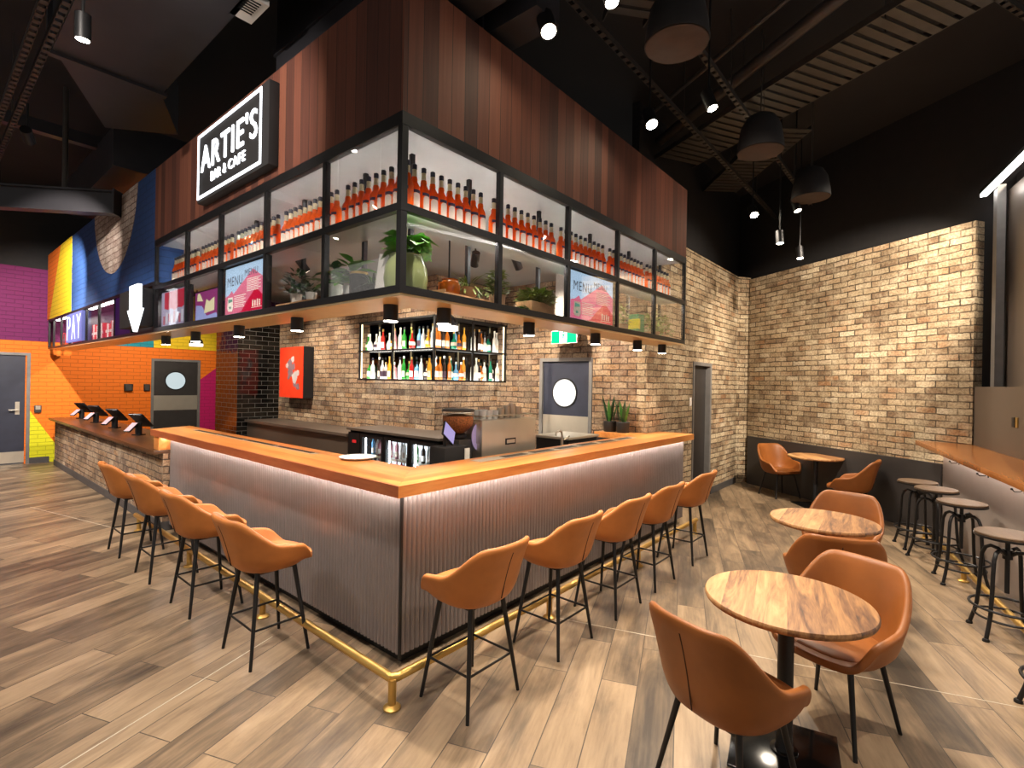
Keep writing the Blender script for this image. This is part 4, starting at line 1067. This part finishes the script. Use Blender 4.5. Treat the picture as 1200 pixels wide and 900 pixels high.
    n = 28; MB().plate([(1.43+.10*math.cos(2*PI*i/n), 1.22+.125*math.sin(2*PI*i/n)) for i in range(n)], FR(.74), -.006, 0).build('flyer', emit('lilac_flyer', srgb(186, 160, 196), .35), f)
    MB().box(1.40, .745, .90, 1.46, .80, 1.10).build('holder', 'glass', f)
    t = thing('mixer_tap', 'chrome tap beside the sink behind the right run of the bar', 'tap', (2.5, .62, .90))
    MB().tube((2.5, .62, .90), (2.5, .62, 1.16), .014).path([(2.5, .62, 1.16), (2.49, .62, 1.20), (2.45, .62, 1.215), (2.40, .62, 1.20), (2.39, .62, 1.17)], .011, 10).build('spout', 'steel', t)
    MB().tube((2.5, .60, 1.12), (2.56, .57, 1.16), .008).build('lever', 'steel', t)
    t = thing('glass_washer', 'low black glass washer with steel lid in front of the porthole door', 'dishwasher', (3.0, .86, .90))
    MB().box(2.68, .66, .90, 3.24, 1.08, 1.10).build('body', 'matt_black', t); MB().box(2.66, .64, 1.10, 3.26, 1.10, 1.125).build('lid', 'steel', t, bevel=.004)
    s = MB().lathe([(.10, 0), (.13, .015), (.135, .018), (.128, .018), (.095, .004)], n=28).build('plate', 'white', origin=(0, 0, 0)); s.location = (.41, 1.02, 1.10)
    tag(s, 'white plate on the inner edge of the left run of the bar', 'plate')
M['beans'] = plain('coffee_beans', srgb(160, 100, 56), .5, 0, .6, 90)
build_coffee()

# ================================================================ PLANTS
def foliage(c, n, rad, h, L, W, rnd, up=.4, droop=.4):
    b = MB()
    for i in range(n):
        a = rnd.uniform(0, 2*PI); q = rnd.random()**.5*rad; e = rnd.uniform(-.1, 1)
        base = (c[0]+q*.6*math.cos(a), c[1]+q*.6*math.sin(a), c[2]+h*max(0, e)*(1-.5*(q/rad)**2))
        d = (math.cos(a+rnd.uniform(-.6, .6)), math.sin(a+rnd.uniform(-.6, .6)), up*rnd.uniform(-.3, 1.6))
        s = rnd.uniform(.7, 1.15); b.leaf(base, d, L*s, W*s, droop*rnd.uniform(.4, 1.3), seg=3)
    for p in b.v:      # leaves press against the panes and the shelf
        p.x = max(p.x, -.012); p.y = max(p.y, -.002); p.z = max(p.z, c[2]-.06)
    return b
def pot_plant(name, label, c, prof, potmat, leaves, leafmat, cat='potted plant', stems=0, rnd=None):
    rnd = rnd or random.Random(hash(label) % 1000); t = thing(name, label, cat, c)
    MB().lathe(prof, c, 26).build('pot', potmat, t); top = prof[-1][1]; r = prof[-1][0]
    MB().lathe([(r*.9, top-.012), (r*.9, top-.006)], c, 20).build('soil', 'soil', t)
    for args in leaves: foliage((c[0], c[1], c[2]+top), *args[:-2], rnd, *args[-2:]).build('foliage', leafmat, t)
    if stems:
        b = MB()
        for i in range(stems):
            a = 2*PI*i/stems; b.tube((c[0]+.01*math.cos(a), c[1]+.01*math.sin(a), c[2]+top-.01), (c[0]+.05*math.cos(a), c[1]+.05*math.sin(a), c[2]+top+.08), .003, n=6)
        b.build('stems', 'stem', t)
    return t
def build_plants():
    rnd = random.Random(11); Z = 2.21
    pot_plant('potted_plant', 'broad-leaved plant in a large sage-green pot at the canopy corner', (.142, .148, Z), [(.10, 0), (.122, .02), (.13, .08), (.122, .15), (.098, .205), (.10, .215)], 'pot_green',
              [(34, .08, .13, .16, .12, .5, .35)], 'leaf_bright', stems=5, rnd=random.Random(4))
    # left bays
    pot_plant('potted_plant', 'dark spiky plant in a low black bowl, corner bay of the left canopy face', (.13, .46, Z), [(.05, 0), (.075, .03), (.08, .07)], 'pot_black', [(26, .04, .03, .12, .014, 1.3, .3)], 'leaf_dark', rnd=random.Random(5))
    t = thing('candle_jar', 'tall black jar in the corner bay of the left canopy face', 'jar', (.12, .60, Z))
    MB().lathe([(.055, 0), (.06, .01), (.06, .15), (.055, .155)], (.12, .60, Z), 24).build('jar', 'pot_black', t); MB().lathe([(.057, .155), (.057, .17), (.02, .175)], (.12, .60, Z), 24).build('lid', 'brass', t)
    p = MB(Matrix.Translation((.09, .33, Z)) @ Matrix.Rotation(R(12), 4, 'X')).box(-.004, -.055, 0, .004, .055, .24).build('white_card', 'paper'); tag(p, 'tall white card leaning beside the sage-green pot', 'card')
    pot_plant('potted_plant', 'bright variegated plant in a white pot, corner bay of the left canopy face', (.14, .76-.06, Z), [(.05, 0), (.062, .05), (.066, .09)], 'pot_white', [(34, .08, .19, .15, .095, .5, .3)], 'leaf_bright', rnd=random.Random(6))
    t = thing('timber_slab', 'pale timber slab under the white pots in the second left canopy bay', 'board', (.13, 1.34, Z)); MB().box(.04, 1.08, Z, .23, 1.58, Z+.035).build('board', 'slab', t, bevel=.006); MB().box(.06, 1.12, Z-.0, .2, 1.14, Z+.002).build('foot', 'slab', t)
    pot_plant('potted_plant', 'bushy dark plant in a white pot on the pale slab, second left canopy bay', (.13, 1.44, Z+.035), [(.03, 0), (.04, .03), (.043, .08)], 'pot_white', [(120, .11, .20, .075, .03, .6, .3)], 'leaf_dark', rnd=random.Random(7))
    pot_plant('potted_plant', 'small dark plant in a pale pot at the right end of the pale slab', (.13, 1.22, Z+.035), [(.028, 0), (.036, .03), (.04, .07)], 'pot_white', [(40, .07, .12, .06, .022, .6, .3)], 'leaf_dark', rnd=random.Random(8))
    pot_plant('potted_plant', 'leafy plant in a white planter beside the second post of the left canopy face', (.14, .93, Z), [(.05, 0), (.055, .05), (.058, .13)], 'pot_white', [(30, .08, .16, .13, .08, .5, .3)], 'leaf', rnd=random.Random(9))
    # right bays
    t = thing('timber_tray', 'orange-toned timber tray with jug and fern in the corner bay of the right canopy face', 'tray', (.57, .14, Z)); MB().box(.36, .05, Z, .80, .24, Z+.03).build('board', 'slab', t, bevel=.008); MB().box(.36, .05, Z+.03, .375, .24, Z+.045).build('lip', 'slab', t)
    c = (.50, .15, Z+.03); t = thing('glass_jug', 'small amber glass jug on the timber tray', 'jug', c)
    MB().lathe([(.05, 0), (.065, .02), (.066, .07), (.052, .095), (.055, .105)], c, 24).build('jug', 'amber_glass', t); MB().path([(.50-.06, .15, Z+.11), (.50-.095, .15, Z+.10), (.50-.095, .15, Z+.06), (.50-.065, .15, Z+.05)], .006, 8).build('handle', 'amber_glass', t)
    pot_plant('potted_plant', 'fern with pale arching fronds in a clay bowl on the timber tray', (.66, .15, Z+.03), [(.04, 0), (.066, .03), (.072, .075)], 'pot_clay', [(34, .05, .03, .15, .016, 1.0, .7)], 'leaf_olive', rnd=random.Random(10))
    pot_plant('potted_plant', 'small trailing plant beside the fern, corner bay of the right canopy face', (.755, .19, Z+.03), [(.025, 0), (.035, .03)], 'pot_clay', [(60, .07, .08, .05, .028, .2, .9)], 'leaf_olive', rnd=random.Random(12))
    pot_plant('potted_plant', 'bushy olive plant in a pale square pot, second right canopy bay', (.96, .15, Z), [(.05, 0), (.056, .05), (.06, .10)], 'pot_clay', [(150, .10, .19, .06, .036, .5, .3)], 'leaf_olive', rnd=random.Random(13))
    t = thing('planter_box', 'wide domed shrub in a timber box, second right canopy bay', 'potted plant', (1.38, .15, Z))
    MB().box(1.26, .07, Z, 1.55, .23, Z+.10).build('box', 'slab', t, bevel=.008); foliage((1.42, .15, Z+.09), 460, .19, .13, .07, .028, random.Random(14), .5, .2).build('foliage', 'leaf_olive', t)
    b = foliage((1.2, .13, Z+.0), 40, .07, .07, .05, .03, random.Random(15), .3, .5); o = b.build('trailing_plant', 'leaf'); tag(o, 'small trailing plant left of the timber planter box', 'plant')
    pot_plant('potted_plant', 'white jar with timber stopper and green sprigs, fourth right canopy bay', (2.58, .14, Z), [(.06, 0), (.075, .03), (.075, .14), (.05, .2), (.05, .22)], 'pot_white', [(26, .08, .05, .07, .03, .5, .3)], 'leaf_olive', rnd=random.Random(16))
    o = MB().lathe([(.034, 0), (.042, .05), (.035, .12)], (2.58, .14, Z+.215), 18).build('timber_stopper', 'slab'); tag(o, 'timber stopper standing in the white jar, fourth right canopy bay', 'stopper')
    pot_plant('potted_plant', 'upright yellow-green plant right of the white jar, fourth right canopy bay', (2.84, .15, Z), [(.05, 0), (.055, .04), (.058, .08)], 'pot_clay', [(110, .09, .22, .06, .028, .6, .3)], 'leaf_olive', rnd=random.Random(17))
    t = thing('bottle_caddy', 'green and yellow carton at the right end of the fourth right canopy bay', 'carton', (3.09, .12, Z)); MB().box(3.03, .07, Z, 3.16, .18, Z+.20).build('carton', plain('green_carton', srgb(60, 140, 90), .5), t); MB().box(3.025, .065, Z+.05, 3.06, .18, Z+.15).build('yellow_panel', plain('yellow_panel', srgb(226, 210, 50), .5), t)
    pot_plant('potted_plant', 'dense pale green plant filling the last right canopy bay', (3.52, .15, Z), [(.08, 0), (.085, .03), (.09, .06)], 'pot_clay', [(170, .2, .24, .08, .035, .5, .3)], 'leaf_olive', rnd=random.Random(18))
    pot_plant('potted_plant', 'pale green plant at the right end of the last right canopy bay', (3.82, .15, Z), [(.06, 0), (.065, .03), (.07, .05)], 'pot_clay', [(110, .13, .22, .08, .035, .5, .3)], 'leaf_olive', rnd=random.Random(19))
    # two snake plants on the timber return shelf
    for i, (y, side) in enumerate(((.86, 'left'), (.68, 'right'))):
        c = (3.90, y, 1.10); t = thing('snake_plant', 'snake plant in a black pot beside the porthole door, %s of the pair' % side, 'potted plant', c, 'snake plants on the shelf')
        MB().lathe([(.072, 0), (.076, .01), (.082, .125), (.078, .13)], c, 26).build('pot', 'pot_black', t); MB().lathe([(.074, .115), (.074, .12)], c, 20).build('soil', 'soil', t)
        for k in range(9):
            a = 2*PI*k/9+i; q = .035 if k % 3 else .01; b = MB()
            b.leaf((c[0]+q*math.cos(a), c[1]+q*math.sin(a), c[2]+.115), (.28*math.cos(a), .28*math.sin(a), 1), random.Random(k+i*9).uniform(.22, .36), .05, -.0, seg=5).build('leaf', 'leaf' if k % 2 else 'leaf_dark', t)
build_plants()

# ================================================================ WALL-MOUNTED THINGS
def build_wall_things():
    fr = FL(3.7); t = thing('exit_sign', 'green running-man exit sign hanging under the canopy before the porthole door', 'exit sign', (3.7, 1.44, 2.2))
    MB().box(3.70, 1.24, 2.205, 3.73, 1.64, 2.375).build('case', 'white', t, bevel=.004)
    MB().rect(-1.63, 2.215, -1.25, 2.365, fr, 0, .004).build('green_face', 'exit_green', t)
    b = MB(); b.rect(-1.50, 2.215, -1.39, 2.365, fr, .004, .006); b.build('doorway_symbol', 'exit_white', t)
    b = MB(); n = 12
    b.plate([(-1.437+.011*math.cos(2*PI*i/n), 2.345+.011*math.sin(2*PI*i/n)) for i in range(n)], fr, .006, .008)
    b.plate([(-1.455, 2.29), (-1.435, 2.285), (-1.425, 2.325), (-1.45, 2.332)], fr, .006, .008).plate([(-1.452, 2.29), (-1.468, 2.262), (-1.492, 2.258), (-1.49, 2.25), (-1.462, 2.252), (-1.44, 2.285)], fr, .006, .008)
    b.plate([(-1.45, 2.288), (-1.428, 2.262), (-1.436, 2.232), (-1.427, 2.23), (-1.416, 2.264), (-1.436, 2.29)], fr, .006, .008).plate([(-1.43, 2.325), (-1.408, 2.308), (-1.398, 2.318), (-1.394, 2.312), (-1.406, 2.298), (-1.434, 2.312)], fr, .006, .008).plate([(-1.448, 2.33), (-1.472, 2.318), (-1.478, 2.30), (-1.472, 2.298), (-1.464, 2.312), (-1.446, 2.318)], fr, .006, .008)
    b.build('running_figure', 'exit_green', t); MB().box(3.705, 1.30, 2.375, 3.725, 1.58, 3.12).build('hanger', 'white', t)
    fr = FL(2.60); t = thing('framed_artwork', 'deep-framed red artwork with crumpled grey shapes on the brick wall', 'artwork', (2.70, 6.44, 1.36))
    MB().box(2.61, 6.03, 1.36, 2.797, 6.86, 2.245).build('box_frame', 'matt_black', t)
    MB().rect(-6.86, 1.36, -6.03, 2.245, fr, -.01, .0).build('red_print', plain('red_print', srgb(222, 58, 28), .45, 0, .08), t)
    rnd = random.Random(2); b = MB()
    for cx, cz, r in ((-6.38, 2.04, .06), (-6.50, 1.94, .12), (-6.36, 1.90, .07), (-6.58, 1.92, .05), (-6.46, 1.80, .10), (-6.30, 1.72, .11), (-6.20, 1.80, .06), (-6.32, 1.62, .07), (-6.20, 1.55, .08), (-6.52, 1.72, .05)):
        n = 9; b.m(rnd.randrange(2)).plate([(cx+r*rnd.uniform(.6, 1.15)*math.cos(2*PI*i/n), cz+r*rnd.uniform(.6, 1.15)*math.sin(2*PI*i/n)) for i in range(n)], fr, 0, .002+rnd.random()*.004)
    b.build('grey_shapes', [plain('pale_grey_print', srgb(178, 168, 170), .5), plain('mauve_grey_print', srgb(120, 96, 104), .5)], t)
    for i, (x, l) in enumerate(((1.29, 'square black speaker on the orange wall, left of the pair'), (1.62, 'small black sensor box on the orange wall beside the porthole door'))):
        t = thing('wall_speaker' if i == 0 else 'wall_sensor', l, 'speaker' if i == 0 else 'sensor', (x, 10.9, 1.37))
        h = .075 if i == 0 else .055
        MB().box(x-h, 10.84 if i == 0 else 10.86, 1.37, x+h, 10.9, 1.52).build('case', 'black', t, bevel=.006); MB().box(x-h*.7, 10.836 if i == 0 else 10.857, 1.385, x+h*.7, 10.842 if i == 0 else 10.861, 1.505).build('grille', 'service', t)
    t = thing('access_reader', 'grey access reader on the orange wall beside the left door', 'card reader', (-.12, 10.9, .96)); MB().box(-.17, 10.865, .96, -.07, 10.9, 1.10).build('case', 'service', t, bevel=.005); MB().box(-.155, 10.862, 1.02, -.085, 10.866, 1.09).build('key_plate', 'steel', t)
    t = thing('light_switch', 'white light switch plate on the brick beside the dark doorway', 'switch', (5.47, .44, 1.40)); MB().box(5.44, .44, 1.40, 5.51, .45, 1.52).build('plate', 'white', t); MB().box(5.465, .436, 1.445, 5.485, .44, 1.475).build('rocker', 'white', t)
    for i, (x, y, l) in enumerate(((1.72, 1.48, 'small dome pendant lamp in front of the right bottle shelf'), (1.32, 7.10, 'small dome pendant lamp in front of the yellow wall'))):
        t = thing('dome_pendant', l, 'lamp', (x, y, 2.20), 'dome pendants inside the bar')
        MB().tube((x, y, 2.36), (x, y, 3.12), .008, n=8).build('rod', 'black', t)
        MB().lathe([(.10, 2.24), (.10, 2.26), (.085, 2.30), (.05, 2.34), (.015, 2.37)], (x, y, 0), 28, caps=False).build('shade', 'black', t)
        MB().lathe([(.098, 2.195), (.10, 2.20), (.10, 2.24), (.09, 2.245)], (x, y, 0), 28).build('diffuser', emit('pendant_diffuser', (1, .94, .86, 1), 1.2), t)
build_wall_things()

# ================================================================ CEILING SERVICES AND LAMPS
def spotlight(label, loc, target, watts, top, col=WARM, size=60, face='lamp_face', r=.045, ln=.16, group='track spotlights', blend=.6):
    t = thing('track_spotlight', label, 'spotlight', loc, group)
    loc = Vector(loc); d = (Vector(target)-loc).normalized()
    MB().tube(loc-d*ln, loc, r, n=20).build('can', 'black', t)
    MB().tube(loc-d*.004, loc+d*.002, r*.84, n=20).build('lens', face, t)
    q = loc-d*ln*.6
    MB().tube(q, (q.x, q.y, top), .009, n=8).build('stem', 'black', t)
    spot('spot_beam', loc+d*.02, target, watts, col, size, blend, .03, t)
    return t
def perforated(name, label, p, q, w_=.05, h=.045, cat='strut', group=None):
    p, q = Vector(p), Vector(q); d = (q-p); L = d.length; d.normalize(); n = Vector((-d.y, d.x, 0)).normalized()
    t = thing(name, label, cat, tuple((p+q)/2), group); up = Vector((0, 0, 1))
    T = Matrix(((d.x, n.x, 0, p.x), (d.y, n.y, 0, p.y), (d.z, n.z, 1, p.z), (0, 0, 0, 1)))
    b = MB(T)
    b.box(0, -w_/2, 0, L, -w_/2+.004, h).box(0, w_/2-.004, 0, L, w_/2, h)
    k = int(L/.10)
    for i in range(k): b.box(i*.10, -w_/2, 0, i*.10+.055, w_/2, .003)
    b.build('channel', 'service', t)
    b = MB()
    for s in (.15, .5, .85):
        c = p+d*L*s; b.tube((c.x, c.y, c.z+h*.5), (c.x, c.y, 5.2), .005, n=6)
    b.build('hanger_rods', 'service', t)
    return t
def build_ceiling():
    # left track and its cans
    for i, x in enumerate((-1.08, -1.18)):
        perforated('strut_channel', ['perforated ceiling channel at the upper left, nearer the sign', 'perforated ceiling channel at the upper left, farther from the sign'][i], (x, 0.6, 4.22), (x, 9.5, 4.22), group='left ceiling channels')
    spotlight('black can spotlight at the upper left, largest one', (-1.03, 2.08, 3.9), (-.95, 2.5, 0), 240, 4.22, NEUT, 85)
    spotlight('black can spotlight at the upper left, middle one', (-1.02, 4.38, 3.9), (-.2, 7.0, 2.9), 260, 4.22, NEUT, 46)
    spotlight('black can spotlight at the left edge above the beam', (-1.0, 6.80, 3.9), (.3, 10.9, 1.5), 900, 4.22, NEUT, 70)
    # duct, beam, boxes at the left
    d = thing('air_duct', 'large square charcoal air duct at the upper left', 'duct', (-.55, 2.6, 4.4))
    MB().box(-1.0, -2.5, 4.4, -.20, 3.45, 4.95).build('duct_section', 'duct', d); MB().box(-1.03, 3.43, 4.37, -.17, 3.50, 4.98).build('flange', 'duct', d)
    MB().add([(-.95, 3.5, 4.4), (-.20, 3.5, 4.4), (.18, 4.3, 4.4), (-.38, 4.75, 4.4), (-.95, 3.5, 4.95), (-.20, 3.5, 4.95), (.18, 4.3, 4.95), (-.38, 4.75, 4.95)], [(0, 1, 2, 3), (4, 5, 6, 7), (0, 1, 5, 4), (1, 2, 6, 5), (2, 3, 7, 6), (3, 0, 4, 7)]).build('duct_section', 'duct', d)
    MB().box(-.5, 3.6, 4.95, -.48, 3.62, 5.2).box(-.8, 0.5, 4.95, -.78, .52, 5.2).build('hanger_rods', 'service', d)
    d = thing('air_duct', 'smaller charcoal duct above the far end of the mural', 'duct', (.2, 6.4, 4.3))
    MB().box(-.15, 5.4, 4.25, .6, 8.4, 4.75).build('duct_section', 'duct', d); MB().box(-.18, 5.36, 4.22, .63, 5.42, 4.78).build('flange', 'duct', d); MB().box(.2, 6, 4.75, .22, 6.02, 5.2).build('hanger_rods', 'service', d)
    d = thing('air_duct', 'dark duct rising behind the illuminated sign', 'duct', (.75, 1.6, 4.0))
    MB().box(.30, .9, 4.15, .75, 2.2, 5.2).build('duct_section', 'duct', d); MB().box(.28, .88, 4.5, .77, 2.22, 4.55).build('flange', 'duct', d)
    t = thing('steel_beam', 'dark steel I-beam crossing to the mural at the left', 'beam', (-2.2, 7.3, 3.67))
    T = Matrix.Translation((-.08, 5.55, 3.68)) @ Matrix.Rotation(R(138), 4, 'Z')
    MB(T).box(0, -.07, 0, 5.5, .07, .018).box(0, -.07, .265, 5.5, .07, .283).box(0, -.006, .018, 5.5, .006, .265).build('beam', 'duct', t); MB(T).box(0, -.09, -.01, .02, .09, .30).build('end_plate', 'duct', t)
    MB(T).tube((.6, 0, .283), (.6, 0, 1.52), .03).tube((3.5, 0, .283), (3.5, 0, 1.52), .03).build('hanger_rods', 'service', t)
    t = thing('roof_purlin', 'dark sloping purlin behind the left track', 'beam', (-1.5, 6.4, 4.7)); MB().box(-4.5, 6.3, 4.7, .0, 6.42, 4.85).build('beam', 'duct', t); MB().tube((-2, 6.36, 4.85), (-2, 6.36, 5.2), .02).build('hanger_rods', 'service', t)
    t = thing('vent_grille', 'pale slotted vent at the top edge beside the sign', 'vent', (-.16, 1.62, 4.36)); MB().box(-.24, 1.5, 4.40, -.08, 1.80, 4.44).build('plate', 'white', t)
    b = MB()
    for k in range(6): b.box(-.225, 1.53+k*.03, 4.395, -.125, 1.54+k*.03, 4.401)
    b.build('slots', 'black', t); MB().tube((-.16, 1.65, 4.44), (-.16, 1.65, 5.2), .01).build('hanger_rods', 'service', t)
    # two dark boxes poking over the fascia
    for i, (x, l) in enumerate(((.46, 'dark square duct end over the hardwood fascia, left of two'), (.84, 'dark square duct end over the hardwood fascia, right of two'))):
        t = thing('duct_end', l, 'duct', (x, .2, 4.1)); MB().box(x-.12, -.22 if i == 0 else -.35, 4.02, x+.12, .9, 4.30).build('duct_section', 'duct', t); MB().box(x-.135, .1, 4.0, x+.135, .14, 4.32).build('flange', 'duct', t); MB().tube((x, .5, 4.3), (x, .5, 5.2), .01).build('hanger_rods', 'service', t)
    # right: struts along the bar
    perforated('strut_channel', 'perforated ceiling channel running beside the hardwood fascia', (-.5, -.17, 4.5), (7.6, -.15, 4.5), group='right ceiling channels')
    perforated('strut_channel', 'perforated ceiling channel running past the hanging speakers', (-.5, -.68, 4.5), (7.2, -.72, 4.5), group='right ceiling channels')
    perforated('strut_channel', 'perforated cross channel at the top right corner', (2.2, -2.0, 4.62), (4.6, -3.1, 4.62), group='right ceiling channels')
    # bright track lamps that face the camera
    for i, (loc, l) in enumerate((((.821, -.37, 3.9), 'bright spotlight facing the camera, highest and nearest'), ((2.297, -.382, 3.9), 'bright spotlight facing the camera, middle one'), ((5.248, -.427, 3.9), 'bright spotlight facing the camera, lowest and farthest'))):
        tg = [(.0, -2.0, 0), (1.2, -2.0, 0), (3.4, -2.0, 0)][i]
        spotlight(l, loc, tg, 230, 5.2, WARM, 92, 'lamp_bright', .055, .15, 'bright track spotlights')
    for loc, tg, l, wt, sz, top in (((.851, -.799, 3.9), (.55, -1.9, 0), 'can spotlight at the top edge of the photo right of the brightest lamp', 170, 80, 4.5),
                                ((2.353, -.869, 3.9), (2.3, -2.3, 0), 'tilted can spotlight below the first hanging speaker', 200, 90, 4.5),
                                ((5.398, -.896, 3.9), (5.0, -2.2, 0), 'tilted can spotlight below the farthest hanging speaker', 190, 90, 4.5),
                                ((5.30, -.722, 3.5), (5.0, -1.0, 0), 'can spotlight just above the brick wall, left of two', 90, 90, 4.5),
                                ((6.15, -.79, 3.47), (5.9, -1.1, 0), 'can spotlight just above the brick wall, right of two', 110, 100, 4.5)):
        spotlight(l, loc, tg, wt, 5.2, WARM, sz)
    # unseen spotlights added beyond the frame to brighten floor, tables, brick and fascia
    for loc, tg, wt, sz, l in (((-1.0, -.6, 3.9), (-1.0, .2, 0), 240, 95, 'added can spotlight above the foreground floor, outside the picture'), ((-2.6, 1.5, 3.9), (-2.0, 2.0, 0), 240, 95, 'added can spotlight left of the picture over the open floor'),
                               ((-2.6, 5.0, 3.9), (-1.9, 5.4, 0), 240, 95, 'added can spotlight left of the picture farther along'), ((.4, -2.9, 3.9), (.6, -1.9, 0), 150, 95, 'added can spotlight above the nearest table, outside the picture'),
                               ((3.9, -2.95, 4.3), (7.1, -.7, 2.05), 1250, 52, 'unseen can spotlight aimed at the oblique brick wall'), ((-2.2, .6, 3.95), (0, 2.1, 3.3), 300, 62, 'added unseen can spotlight aimed at the hardwood fascia'),
                               ((-2.4, 8.2, 3.95), (.06, 7.6, .6), 700, 70, 'added can spotlight left of the picture aimed at the order counter'), ((-2.2, 3.4, 3.95), (.06, 5.5, .6), 380, 60, 'added can spotlight left of the picture aimed at the brick counter front'),
                               ((5.6, -3.2, 4.3), (5.9, .45, 2.1), 400, 62, 'added unseen can spotlight aimed at the brick right of the bar'),
                               ((1.4, -2.6, 3.95), (3.9, 0, 3.1), 170, 38, 'added unseen can spotlight aimed at the right fascia')):
        spotlight(l, loc, tg, wt, 5.2, NEUT if loc[0] < -.9 else WARM, sz)
    # inside the bar; the one at the orange wall is added fill
    for x, y, tx, ty, wt, l in ((1.25, 3.4, 2.8, 3.4, 220, 'can spotlight inside the bar facing the brick corner'), (1.4, 5.6, 2.8, 5.6, 190, 'can spotlight inside the bar facing the artwork'), (1.2, 8.6, 1.6, 10.9, 200, 'added fill spotlight inside the bar facing the orange wall'), (1.1, 6.6, 2.4, 7.4, 100, 'can spotlight inside the bar facing the tiled column'), (2.6, 1.3, 4.05, 1.5, 220, 'can spotlight inside the bar facing the porthole door'), (2.2, 1.6, 3.2, 2.9, 120, 'can spotlight inside the bar facing the right bottle shelf')):
        spotlight(l, (x, y, 2.95), (tx, ty, 1.3), wt, 3.12, WARM, 95, group='spotlights inside the bar')
    # hanging speakers
    p = None
    for i, (x, y, z, l) in enumerate(((1.58, -.887, 4.0, 'black hanging bell speaker, nearest and highest'), (3.626, -.902, 4.0, 'black hanging bell speaker, middle one'), (5.308, -1.05, 4.0, 'black hanging bell speaker, farthest one'))):
        if i == 0:
            p = thing('pendant_speaker', l, 'speaker', (x, y, z), 'hanging bell speakers')
            MB().lathe([(.21, 0), (.213, .01), (.205, .10), (.18, .24), (.13, .33), (.06, .37), (.03, .38)], (x, y, z), 36).build('body', 'matt_black', p)
            MB().lathe([(.205, -.006), (.20, -.002), (.0, -.001)][:2]+[(.001, -.012)], (x, y, z), 36).build('grille', 'speaker_grille', p)
            MB().tube((x, y, z+.375), (x, y, 5.2), .006, n=6).tube((x+.1, y, z+.34), (x+.1, y, 5.2), .003, n=6).build('cable', 'service', p)
        else: copy_thing(p, (x, y, z), 0, l)
    # cable trays
    for i, (a, c, wd, l) in enumerate((((2.95, -2.9, 4.62), (4.75, .45, 4.62), .60, 'wide perforated cable tray crossing the right ceiling'), ((4.9, -.9, 4.72), (6.4, .4, 4.72), .5, 'short cable tray behind the middle speaker'), ((1.35, -1.1, 4.72), (2.1, -.2, 4.72), .35, 'narrow cable tray above the nearest speaker'))):
        a, c = Vector(a), Vector(c); d = (c-a); L = d.length; d.normalize(); n = Vector((-d.y, d.x, 0))
        T = Matrix(((d.x, n.x, 0, a.x), (d.y, n.y, 0, a.y), (0, 0, 1, a.z), (0, 0, 0, 1)))
        t = thing('cable_tray', l, 'cable tray', tuple((a+c)/2)); b = MB(T); k = int(L/.11)
        for q in range(k): b.box(q*.11, -wd/2, 0, q*.11+.075, wd/2, .012)
        b.build('tray_floor', 'tray', t); MB(T).box(0, -wd/2-.01, 0, L, -wd/2, .06).box(0, wd/2, 0, L, wd/2+.01, .06).build('side_rail', 'service', t)
        MB(T).tube((L*.3, 0, .012), (L*.3, 0, 5.2-a.z), .006).tube((L*.8, 0, .012), (L*.8, 0, 5.2-a.z), .006).build('hanger_rods', 'service', t)
    # pipes
    for i, (a, c, r, l) in enumerate((((2.75, -2.0, 4.8), (4.4, .5, 4.8), .06, 'thick dark pipe above the speakers'), ((2.4, -2.0, 4.85), (3.9, .5, 4.85), .022, 'thin conduit beside the thick pipe'), ((6.4, -3.0, 4.7), (7.7, -.4, 4.7), .07, 'dark pipe high over the oblique brick wall'))):
        t = thing('ceiling_pipe', l, 'pipe', a); MB().tube(a, c, r, n=14).build('pipe', 'service', t); m_ = (Vector(a)+Vector(c))/2; MB().tube((m_.x, m_.y, m_.z), (m_.x, m_.y, 5.2), .006, n=6).build('hanger_rods', 'service', t)
M['speaker_grille'] = plain('speaker_grille', srgb(66, 50, 42), .8)
M['lamp_bright'] = emit('lamp_bright', (1, .86, .62, 1), 160)
build_ceiling()
